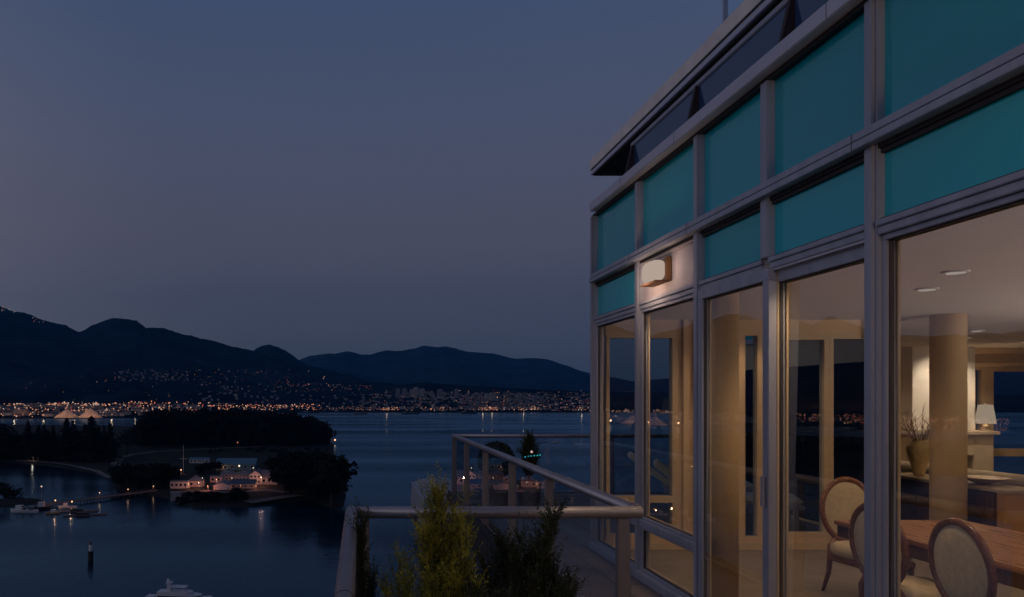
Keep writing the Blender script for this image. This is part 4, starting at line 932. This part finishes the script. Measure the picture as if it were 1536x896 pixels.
# ---- furniture
def build_chair():
    t = empty('dining_chair', (0, 0, 0)); y = 0   # chair faces +x, back at x = 0
    fr = MB(); n = 40; cz, a_, b_ = .735, .245, .275    # oval medallion back, leaning a little
    def bk(u, rr): # point on the oval
        z = cz + b_ * rr * math.sin(u); return Vector((-.10 * (z - .45), a_ * rr * math.cos(u), z))
    pts = [bk(6.2832 * i / n, 1) for i in range(n)]; ring = []
    for i in range(n):
        p = pts[i]; out_ = (p - bk(0, 0)); out_ = Vector((0, p.y, p.z - cz)).normalized()
        for k in range(8):
            q = 6.2832 * k / 8; ring.append(p + out_ * .026 * math.cos(q) + Vector((1, 0, 0)) * .02 * math.sin(q))
    fr.add(ring, [(i * 8 + k, i * 8 + (k + 1) % 8, ((i + 1) % n) * 8 + (k + 1) % 8, ((i + 1) % n) * 8 + k) for i in range(n) for k in range(8)])
    fr.build('back_frame', WOOD, t, smooth=True)
    pd = MB(); rings = [(0, .020), (.5, .018), (.85, .012), (.95, 0)]; vs = []; fs = []
    for sgn in (1, -1):
        base = len(vs)
        for rr, th in rings:
            for i in range(n): p = bk(6.2832 * i / n, max(rr, .001)); vs.append(p + Vector((sgn * th, 0, 0)))
        for j in range(len(rings) - 1):
            for i in range(n): fs.append((base + j * n + i, base + j * n + (i + 1) % n, base + (j + 1) * n + (i + 1) % n, base + (j + 1) * n + i))
    pd.add(vs, fs); pd.build('back_pad', FABRIC, t, smooth=True, fix=True)
    se = MB(); prof = [(.90, .36), (1.0, .375), (1.02, .41), (1.0, .445), (.9, .468), (.6, .482), (.001, .487)]; vs = []; fs = []; n = 32
    for s, z in prof:
        for i in range(n):
            u = 6.2832 * i / n; c, sn = math.cos(u), math.sin(u); q = (abs(c) ** 4 + abs(sn) ** 4) ** -.25
            vs.append((.245 + .245 * s * c * q, .255 * s * sn * q, z))
    for j in range(len(prof) - 1):
        for i in range(n): fs.append((j * n + i, j * n + (i + 1) % n, (j + 1) * n + (i + 1) % n, (j + 1) * n + i))
    se.add(vs, fs); se.build('seat', FABRIC, t, smooth=True)
    MB().box(.02, .47, -.235, .235, .30, .362).build('seat_rail', WOOD, t, .01)
    for x, s in ((.44, 1), (.44, -1)): MB().path([(x, s * .205, .34), (x + .005, s * .205, .28), (x, s * .205, .02), (x, s * .205, 0)], [.024, .026, .013, .014], 10).build('leg', WOOD, t, smooth=True)
    for s in (1, -1):
        MB().path([(-.012, s * .13, .50), (.0, s * .19, .42), (.02, s * .205, .34), (0, s * .205, .18), (-.06, s * .215, 0)], [.017, .022, .024, .02, .014], 10).build('leg', WOOD, t, smooth=True)
    return t
ch = build_chair(); CH = [
 ((4.42, 6.93), R(-84), 'oval backed dining chair at the far head of the table, seen from the front'),
 ((3.60, 5.30), R(4), 'oval backed dining chair seen from behind, cut by the thick window frame'),
 ((3.63, 4.60), R(-3), 'oval backed dining chair nearest the camera, seen from behind, right of the frame')]
for k, (p, r, lab) in enumerate(CH):
    o = ch if k == 0 else copy_tree(ch); o.location = (p[0], p[1], Z0 - 1.752); o.rotation_euler.z = r; tag(o, lab, 'chair', 'oval backed chairs at the dining table')
t = empty('dining_table', (4.4, 4.9, Z0 - 1.752), 'polished red brown dining table with a deep dark apron', 'table')
MB().box(3.87, 4.93, 3.2, 6.28, Z0 - 1.035, Z0 - 1.0).build('tabletop', TABW, t, .008)
MB().box(3.89, 4.91, 3.22, 6.26, Z0 - 1.13, Z0 - 1.036).build('apron', WOODD, t, .004)
for x in (4.1, 4.7):
    for y in (3.5, 5.95): MB().box(x - .05, x + .05, y - .05, y + .05, Z0 - 1.75, Z0 - 1.131).build('leg', WOODD, t, .006)
t = empty('sideboard', (6.85, 9, Z0 - 1.752), 'long dark brown sideboard with a pale top behind the round column', 'sideboard')
MB().box(6.60, 7.06, 7.86, 9.75, Z0 - .985, Z0 - .95).build('top', mat('sideboard stone top', (.45, .36, .26), .4, var=.1), t, .005)
MB().box(6.635, 7.03, 7.98, 9.7, Z0 - 1.72, Z0 - .986).build('body', WOODD, t, .004)
MB().box(6.62, 7.04, 7.88, 7.979, Z0 - 1.75, Z0 - .986).build('end_panel', mat('ochre end panel', (.42, .22, .09), .5, var=.1), t, .004)
for y0 in (8.02, 8.58, 9.14): MB().box(6.622, 6.634, y0, y0 + .53, Z0 - 1.68, Z0 - 1.02).build('door_panel', WOODD, t, .003)
t = empty('vase', (6.86, 9.42, Z0 - .95), 'yellow ochre vase of bare twigs on the sideboard', 'vase')
v_ = MB().lathe([(.055, 0), (.06, .02), (.075, .09), (.115, .22), (.135, .30), (.125, .36), (.08, .40), (.072, .415), (.085, .43)], (6.86, 9.42, Z0 - .95), 28).build('vessel', mat('ochre glaze', (.74, .56, .28), .3, var=.08), t, smooth=True)
tw = MB(); r = random.Random(4)
for k in range(16):
    a = r.random() * 6.28; p = Vector((6.86 + .03 * math.cos(a), 9.42 + .03 * math.sin(a), Z0 - .58)); d = Vector((math.cos(a) * r.uniform(.2, .75), math.sin(a) * r.uniform(.2, .75), 1)).normalized(); pts = [p]
    for s in range(5): d = (d + Vector((r.gauss(0, .18), r.gauss(0, .18), r.gauss(0, .1)))).normalized(); p = p + d * r.uniform(.06, .11); pts.append(p)
    tw.path(pts, [.006, .005, .004, .003, .002, .0012], 5)
    for s in (2, 3, 4):
        q = pts[s]; dd = (d + Vector((r.gauss(0, .6), r.gauss(0, .6), .2))).normalized(); tw.path([q, q + dd * .06, q + dd * .11 + Vector((0, 0, .02))], [.003, .002, .001], 4)
tw.build('twigs', mat('dry twig', (.20, .10, .05), .8), t)
o = MB().lathe([(.06, 0), (.07, .012), (.17, .05), (.24, .075), (.245, .08), (.235, .078), (.15, .05), (.01, .03)], (6.84, 8.42, Z0 - .95), 32).build('bowl', mat('pale wooden bowl', (.55, .38, .20), .35, var=.1), smooth=True); tag(o, 'wide shallow pale bowl on the near end of the sideboard', 'bowl')
t = empty('sofa', (7.6, 9.2, Z0 - 1.752), 'white sofa with a rounded back roll behind the sideboard', 'sofa')
MB().box(7.2, 8.1, 8.0, 10.5, Z0 - 1.65, Z0 - 1.32).build('seat', SOFAM, t, .04)
m = MB(); m.tube((7.28, 8.0, Z0 - .93), (7.28, 10.5, Z0 - .93), .085, .085, 18); m.box(7.2, 7.37, 8.0, 10.5, Z0 - 1.6, Z0 - .95); m.build('backrest', SOFAM, t, .02)
for y in (8.0, 10.3): MB().box(7.2, 8.1, y, y + .2, Z0 - 1.65, Z0 - 1.12).build('armrest', SOFAM, t, .05)
for y in (8.25, 9.25): MB().box(7.4, 7.6, y, y + .95, Z0 - 1.3, Z0 - .98).build('cushion', SOFAM, t, .06)

# ================================================================== TERRACE
tf = MB(); tf.prism([(-.16, -2), (2.69, -2), (2.69, 8.9), (6.2, 8.9), (6.2, 13.9), (1.58, 13.9), (1.58, 4.66), (-.16, 4.66)], Z0 - 2.02, Z0 - 1.75)
def deck_mat():
    m = DECK; t = m.node_tree; b = t.nodes['Principled BSDF']; c = N(t, 'ShaderNodeTexCoord'); br = N(t, 'ShaderNodeTexBrick'); br.offset = 0
    br.inputs['Scale'].default_value = 1.0; br.inputs['Brick Width'].default_value = .6; br.inputs['Row Height'].default_value = .6; br.inputs['Mortar Size'].default_value = .006
    br.inputs['Color1'].default_value = (.20, .165, .155, 1); br.inputs['Color2'].default_value = (.17, .14, .135, 1); br.inputs['Mortar'].default_value = (.04, .04, .04, 1)
    t.links.new(c.outputs['Object'], br.inputs['Vector']); t.links.new(br.outputs['Color'], b.inputs['Base Color'])
deck_mat(); struct(tf.build('terrace_floor', DECK))
MB().box(1.553, 1.5785, 4.62, 13.93, Z0 - 2.03, Z0 - 1.735).build('terrace_edge', ALUD)['kind'] = 'structure'
body = MB(); body.box(2.9, 14, -2, 8.8, 0, Z0 - 2.03).box(6.4, 14, 8.8, 13.9, 0, Z0 - 2.03); tw_ = body.build('tower_wall', mat('tower concrete', (.2, .2, .22), .7), B)
g = MB(); [g.box(2.86, 2.9, -1.9, 8.7, z, z + 1.6) for z in range(40, 77, 3)]; g.build('window_band', CLERE, B)

def railing(label, runs, posts, panels, n=16):
    t = empty('railing', (runs[0][0][0], runs[0][0][1], Z0 - 1.75), label, 'railing')
    for p, q in runs:
        MB().tube(p, q, .036, .036, n).build('top_rail', RAILM, t, smooth=False)
        for pl in t.children[-1].data.polygons: pl.use_smooth = len(pl.vertices) == 4
    q = MB()
    for p, q_ in runs:
        a_, b_ = Vector(p), Vector(q_); u_ = (b_ - a_).normalized(); L_ = (b_ - a_).length
        for f_ in [.06] + [L_ * k / 3 for k in (1, 2)]: q.tube(a_ + u_ * f_, a_ + u_ * (f_ + .006), .0368, .0368, n)
    q.build('joint_ring', ALUD, t)
    for (x, y, wx, wy) in posts:
        m = MB(); z0, z1 = Z0 - 1.749, Z0 - .715; a, b2 = wx / 2, wx / 2 * .72; c, d = wy / 2, wy / 2
        m.add([(x - a, y - c, z0), (x + a, y - c, z0), (x + a, y + c, z0), (x - a, y + c, z0), (x - b2, y - d, z1), (x + b2, y - d, z1), (x + b2, y + d, z1), (x - b2, y + d, z1)], [(0, 3, 2, 1), (4, 5, 6, 7), (0, 1, 5, 4), (1, 2, 6, 5), (2, 3, 7, 6), (3, 0, 4, 7)])
        m.build('post', POSTM, t, .004)
    for (x0, y0, x1, y1) in panels:
        d = Vector((x1 - x0, y1 - y0, 0)).normalized(); nn = Vector((-d.y, d.x, 0)) * .006; m = MB()
        a, b2 = Vector((x0, y0, 0)), Vector((x1, y1, 0)); z0, z1 = Z0 - 1.68, Z0 - .712
        m.quad((a.x, a.y, z0), (b2.x, b2.y, z0), (b2.x, b2.y, z1), (a.x, a.y, z1)); gpn = m.build('glass_panel', RGLASS, t)
        q = MB(); 
        for zz in (z0 - .03,): q.add([a - nn * 2 + Vector((0, 0, zz)), b2 - nn * 2 + Vector((0, 0, zz)), b2 + nn * 2 + Vector((0, 0, zz)), a + nn * 2 + Vector((0, 0, zz)), a - nn * 2 + Vector((0, 0, zz + .028)), b2 - nn * 2 + Vector((0, 0, zz + .028)), b2 + nn * 2 + Vector((0, 0, zz + .028)), a + nn * 2 + Vector((0, 0, zz + .028))], [(0, 3, 2, 1), (4, 5, 6, 7), (0, 1, 5, 4), (1, 2, 6, 5), (2, 3, 7, 6), (3, 0, 4, 7)])
        q.build('glazing_channel', POSTM, gpn, fix=True)
    return t
RZ = Z0 - .68
railing('round topped railing across the front of the planted corner', [((-.02, 4.55, RZ), (1.665, 4.55, RZ))], [(.03, 4.55, .06, .08), (1.555, 4.55, .095, .05)], [(.07, 4.55, 1.50, 4.55)])
railing('round topped railing running out of the frame at the left of the shrubs', [((-.055, 4.58, RZ + .004), (-.055, -1.5, RZ + .004))], [(-.055, y, .05, .08) for y in (3.2, 1.6, 0)], [(-.055, 4.4, -.055, 3.3), (-.055, 3.1, -.055, 1.7), (-.055, 1.5, -.055, .1)])
PY = [6.75, 8.4, 10.2, 12.0]
railing('long railing with flat posts running away along the terrace edge', [((1.66, 4.60, RZ + .003), (1.66, 13.72, RZ + .003))], [(1.66, y, .095, .06) for y in PY + [13.62]], [(1.66, a + .06, 1.66, b - .06) for a, b in zip([4.64] + PY, PY + [13.6])])
m = MB(); m.box(1.575, 1.60, 4.70, 13.85, Z0 - 1.749, Z0 - 1.66); struct(m.build('terrace_kerb', ALUD))
railing('far railing across the end of the terrace over the water', [((1.70, 13.70, RZ), (6.15, 13.70, RZ))], [(3.0, 13.7, .06, .06), (4.5, 13.7, .06, .06), (6.0, 13.7, .06, .06)], [(1.74, 13.7, 2.95, 13.7), (3.05, 13.7, 4.45, 13.7), (4.55, 13.7, 5.95, 13.7)])

# ---- plants
def leafmat(name, a, b):
    m = bpy.data.materials.new(name); m.use_nodes = True; t = m.node_tree; p = t.nodes['Principled BSDF']; p.inputs['Roughness'].default_value = .65
    c = N(t, 'ShaderNodeTexCoord'); n = N(t, 'ShaderNodeTexNoise'); n.inputs['Scale'].default_value = 14; n.inputs['Detail'].default_value = 4
    r = N(t, 'ShaderNodeValToRGB'); r.color_ramp.elements[0].color = (*a, 1); r.color_ramp.elements[1].color = (*b, 1); r.color_ramp.elements[0].position = .35; r.color_ramp.elements[1].position = .65
    t.links.new(c.outputs['Object'], n.inputs['Vector']); t.links.new(n.outputs['Fac'], r.inputs[0]); t.links.new(r.outputs[0], p.inputs['Base Color']); return m
GOLD = leafmat('golden cedar foliage', (.10, .11, .016), (.46, .42, .04)); DKG = leafmat('dark cedar foliage', (.022, .032, .014), (.045, .055, .02)); CYP = leafmat('cypress foliage', (.03, .04, .018), (.06, .065, .022)); BOX = leafmat('box foliage', (.018, .026, .012), (.04, .05, .02))
def cedar(name, base, h, rad, m, lab, cat, seed, n=170, lean=(0, 0), up=1.5, dens=1.0, leaf=.011, leaders=()):
    """an upright cedar: stems, sprays of branchlets and small flat scale leaves"""
    r = random.Random(seed); t = empty(name, base, lab, cat); bx_, by_, bz_ = base
    st = MB(); st.path([(bx_, by_, bz_), (bx_ + lean[0] * .4, by_ + lean[1] * .4, bz_ + h * .45), (bx_ + lean[0], by_ + lean[1], bz_ + h * .93)], [.02, .014, .003], 7)
    fo = MB()
    def spray(p, d, L):
        k = max(4, int(L / .022 * dens)); side = d.cross(Vector((r.gauss(0, 1), r.gauss(0, 1), r.gauss(0, 1)))).normalized()
        for i in range(k):
            f = i / k; q = p + d * L * f
            for s in (-1, 1):
                dd = (d * .9 + side * s * r.uniform(.35, .75) + Vector((r.gauss(0, .15), r.gauss(0, .15), r.gauss(0, .15)))).normalized()
                l = L * .34 * (1 - f * .75) * r.uniform(.6, 1.2); wv = dd.cross(d).cross(dd).normalized() if dd.cross(d).length > .01 else side
                wv = (wv + Vector((r.gauss(0, .5), r.gauss(0, .5), r.gauss(0, .5)))).normalized() * leaf * r.uniform(.3, .6)
                e = q + dd * l; mth = q + dd * l * .5
                b0 = len(fo.v); fo.v += [tuple(q), tuple(mth + wv), tuple(e), tuple(mth - wv)]; fo.f.append((b0, b0 + 1, b0 + 2, b0 + 3)); fo.mi.append(0)
        e = p + d * L; sd = side * leaf * .3; b0 = len(fo.v); fo.v += [tuple(p - sd), tuple(p + sd), tuple(e)]; fo.f.append((b0, b0 + 1, b0 + 2)); fo.mi.append(0)
    axes = [(Vector((lean[0], lean[1], h * .93)), 1.0)] + [(Vector(a), s) for a, s in leaders]
    for av, sc in axes:
        for i in range(int(n * sc)):
            f = .04 + .96 * (i + r.random()) / (n * sc); o = Vector(base) + av * f
            w = rad * sc * (1 - f) ** .75 + .02; a = r.random() * 6.283
            d = Vector((math.cos(a), math.sin(a), up * r.uniform(.7, 1.3) * (1 + f))).normalized(); L = w / max(.15, math.hypot(d.x, d.y)) * r.uniform(.55, 1.1); L = min(L, .38)
            if r.random() < .5: st.path([o, o + d * L * .7], [.004, .0015], 4)
            for s in range(4):
                q = o + d * L * s * .23; dd = (d + Vector((r.gauss(0, .3), r.gauss(0, .3), r.gauss(0, .25)))).normalized(); spray(q, dd, min(.17, .07 + L * .35) * r.uniform(.7, 1.2))
    fo.build('foliage', m, t); st.build('stem', BARK, t); return t
PB = Z0 - 1.45
def plumes(seed, k, r0, r1, h0, h1, c0=.3, c1=.5):
    r = random.Random(seed); out_ = []
    for i in range(k):
        a = 6.283 * (i + r.uniform(-.3, .3)) / k * 1.0; f = r.random(); q = r0 + (r1 - r0) * f
        out_.append(((q * math.cos(a), q * math.sin(a) * .8, h0 + (h1 - h0) * (1 - f) * r.uniform(.8, 1.1)), r.uniform(c0, c1)))
    return out_
cedar('cedar_shrub', (.39, 3.75, PB), 1.03, .17, GOLD, 'bright yellow green cedar shrub in the middle of the front railing', 'shrub', 3, 84, (-.02, 0), up=1.7, leaf=.006, dens=1.0, leaders=plumes(31, 17, .07, .29, .50, .96))
cedar('cypress_shrub', (.0, 3.85, PB), .82, .035, CYP, 'thin dark cypress in the corner of the two railings', 'shrub', 5, 100, (.0, 0), up=3.0, leaf=.006, leaders=[((.06, .0, .50), .5)])
cedar('cedar_shrub', (.78, 3.72, PB), .62, .2, DKG, 'dark feathery cedar bush leaning right below the front railing', 'shrub', 9, 100, (.06, .05), up=1.5, leaf=.007, dens=1.2, leaders=plumes(44, 20, .10, .36, .40, .74) + [((.17, .0, .88), .5), ((.13, .03, .80), .4)])
cedar('juniper_shrub', (.62, 3.5, PB), .50, .2, DKG, 'low dark juniper between the bright cedar and the feathery bush', 'shrub', 12, 120, (.0, .0), up=1.2, leaf=.007, leaders=plumes(5, 7, .05, .18, .3, .5))
cedar('juniper_shrub', (1.02, 3.6, PB), .44, .18, DKG, 'low dark juniper spreading at the foot of the square rail post', 'shrub', 14, 90, (.03, .0), up=.9, leaf=.007, leaders=plumes(8, 6, .06, .2, .25, .42))
# white flowering plant
t = empty('flowering_plant', (.20, 3.6, PB), 'white flowering plant between the thin cypress and the bright cedar', 'plant'); fl = MB(); lf = MB(); r = random.Random(6)
for k in range(170):
    p = Vector((.20 + r.gauss(0, .075), 3.6 + r.gauss(0, .09), PB + .10 + r.uniform(0, .33)))
    a = Vector((r.gauss(0, 1), r.gauss(0, 1), r.gauss(0, 1))).normalized(); b2 = a.orthogonal().normalized()
    if k < 75:
        n5 = 5; c2 = a.cross(b2); c0 = len(fl.v); fl.v.append(tuple(p))
        for i in range(10):
            u = 6.283 * i / 10; rr = .014 if i % 2 else .007; fl.v.append(tuple(p + (b2 * math.cos(u) + c2 * math.sin(u)) * rr + a * .003))
        for i in range(10): fl.f.append((c0, c0 + 1 + i, c0 + 1 + (i + 1) % 10)); fl.mi.append(0)
    else: lf.quad(p - a * .022, p + b2 * .009, p + a * .022, p - b2 * .009)
for k in range(26): lf.path([(.20, 3.6, PB), (.20 + r.gauss(0, .07), 3.6 + r.gauss(0, .08), PB + .3)], [.003, .0015], 4)
fl.build('flowers', mat('white petals', (.75, .72, .78), .7), t); lf.build('leaves', DKG, t)
# trough they grow in
t = empty('planter', (.7, 3.75, Z0 - 1.75), 'long low grey planter trough under the shrubs', 'planter')
MB().box(-.0, 1.42, 3.35, 3.39, Z0 - 1.749, Z0 - 1.40).box(-.0, 1.42, 4.08, 4.12, Z0 - 1.749, Z0 - 1.40).box(-.0, .04, 3.39, 4.08, Z0 - 1.749, Z0 - 1.40).box(1.38, 1.42, 3.39, 4.08, Z0 - 1.749, Z0 - 1.40).build('trough', GREYB, t)
MB().box(.04, 1.38, 3.39, 4.08, Z0 - 1.74, Z0 - 1.44).build('soil', BARK, t)
# potted plants at the far end
def pot(x, y, r, h, t): MB().lathe([(r * .75, 0), (r, h), (r * .92, h), (r * .9, h - .04)], (x, y, Z0 - 1.749), 28).build('pot', GREYB, t, smooth=False)
t = empty('ball_topiary', (2.12, 12.0, Z0 - 1.75), 'dark clipped ball shrub in a grey pot by the far railing', 'shrub'); pot(2.12, 12.0, .24, .48, t)
fo = MB(); r = random.Random(8); c = Vector((2.12, 12.0, Z0 - .97))
for k in range(5200):
    d = Vector((r.gauss(0, 1), r.gauss(0, 1), r.gauss(0, 1))).normalized(); p = c + d * .285 * r.uniform(.82, 1.03); a = Vector((r.gauss(0, 1), r.gauss(0, 1), r.gauss(0, 1))).normalized(); b2 = a.orthogonal().normalized(); fo.quad(p - a * .016, p + b2 * .009, p + a * .016, p - b2 * .009)
fo.build('foliage', BOX, t); MB().tube((2.12, 12, Z0 - 1.3), (2.12, 12, Z0 - 1.0), .02, .015, 7).build('stem', BARK, t)
t = cedar('potted_conifer', (2.66, 12.1, Z0 - 1.32), .66, .20, CYP, 'small potted conifer with added teal glints by the far railing', 'shrub', 21, 150, leaf=.014); pot(2.66, 12.1, .2, .44, t)
g = MB(); [octa(g, Vector((2.66 + dx, 11.93, Z0 - .91 + dz)), .012, 0) for dx, dz in ((-.10, -.01), (-.05, .0), (-.01, .005), (.04, .01), (.09, .014), (.13, .02))]; g.build('teal_glints', emat('teal glint glow', (.05, .9, 1), .5), t)  # glowing beads added to stand for teal reflections by the railing
g = MB(); octa(g, Vector((2.66, 11.93, Z0 - .84)), .022, 0); g.build('lamp', LH, t)  # one white glowing bead added beside the teal ones
# loungers on the north terrace, seen through the dining room windows
def lounger():
    t = empty('sun_lounger', (0, 0, 0)); MB().box(-.33, .33, -.95, .35, .28, .34).build('frame', ALU, t, .01); MB().box(-.32, .32, -.93, .33, .341, .43).build('mattress', SOFAM, t, .03)
    m = MB(); m.add([(-.32, .33, .36), (.32, .33, .36), (.32, .9, .80), (-.32, .9, .80), (-.32, .29, .44), (.32, .29, .44), (.32, .85, .88), (-.32, .85, .88)], [(0, 1, 2, 3), (4, 7, 6, 5), (0, 4, 5, 1), (1, 5, 6, 2), (2, 6, 7, 3), (3, 7, 4, 0)]); m.build('backrest', SOFAM, t, .02, fix=True)
    for x in (-.28, .28):
        for y in (-.85, .28): MB().box(x - .03, x + .03, y - .03, y + .03, 0, .279).build('leg', ALU, t)
    return t
lo = lounger()
for k, (x, y, a, lab) in enumerate(((5.0, 10.6, 70, 'white sun lounger on the rear terrace, nearer the dining room windows'), (5.2, 12.2, 75, 'white sun lounger on the rear terrace, nearer the far railing'))):
    o = lo if k == 0 else copy_tree(lo); o.location = (x, y, Z0 - 1.75); o.rotation_euler.z = R(a); tag(o, lab, 'lounger', 'sun loungers on the rear terrace')

# ================================================================== AIR
hz = MB(); hz.box(-14500, 22500, -3500, 18600, -8, 2600); o = hz.build('haze', None or mat('haze', (1, 1, 1))); o['kind'] = 'stuff'
t = MATS['haze'].node_tree; t.nodes.clear(); oo = N(t, 'ShaderNodeOutputMaterial'); pv = N(t, 'ShaderNodeVolumePrincipled')
pv.inputs['Color'].default_value = (.06, .42, 1, 1); pv.inputs['Density'].default_value = 2.5e-5; pv.inputs['Anisotropy'].default_value = 0.0
t.links.new(pv.outputs[0], oo.inputs['Volume'])
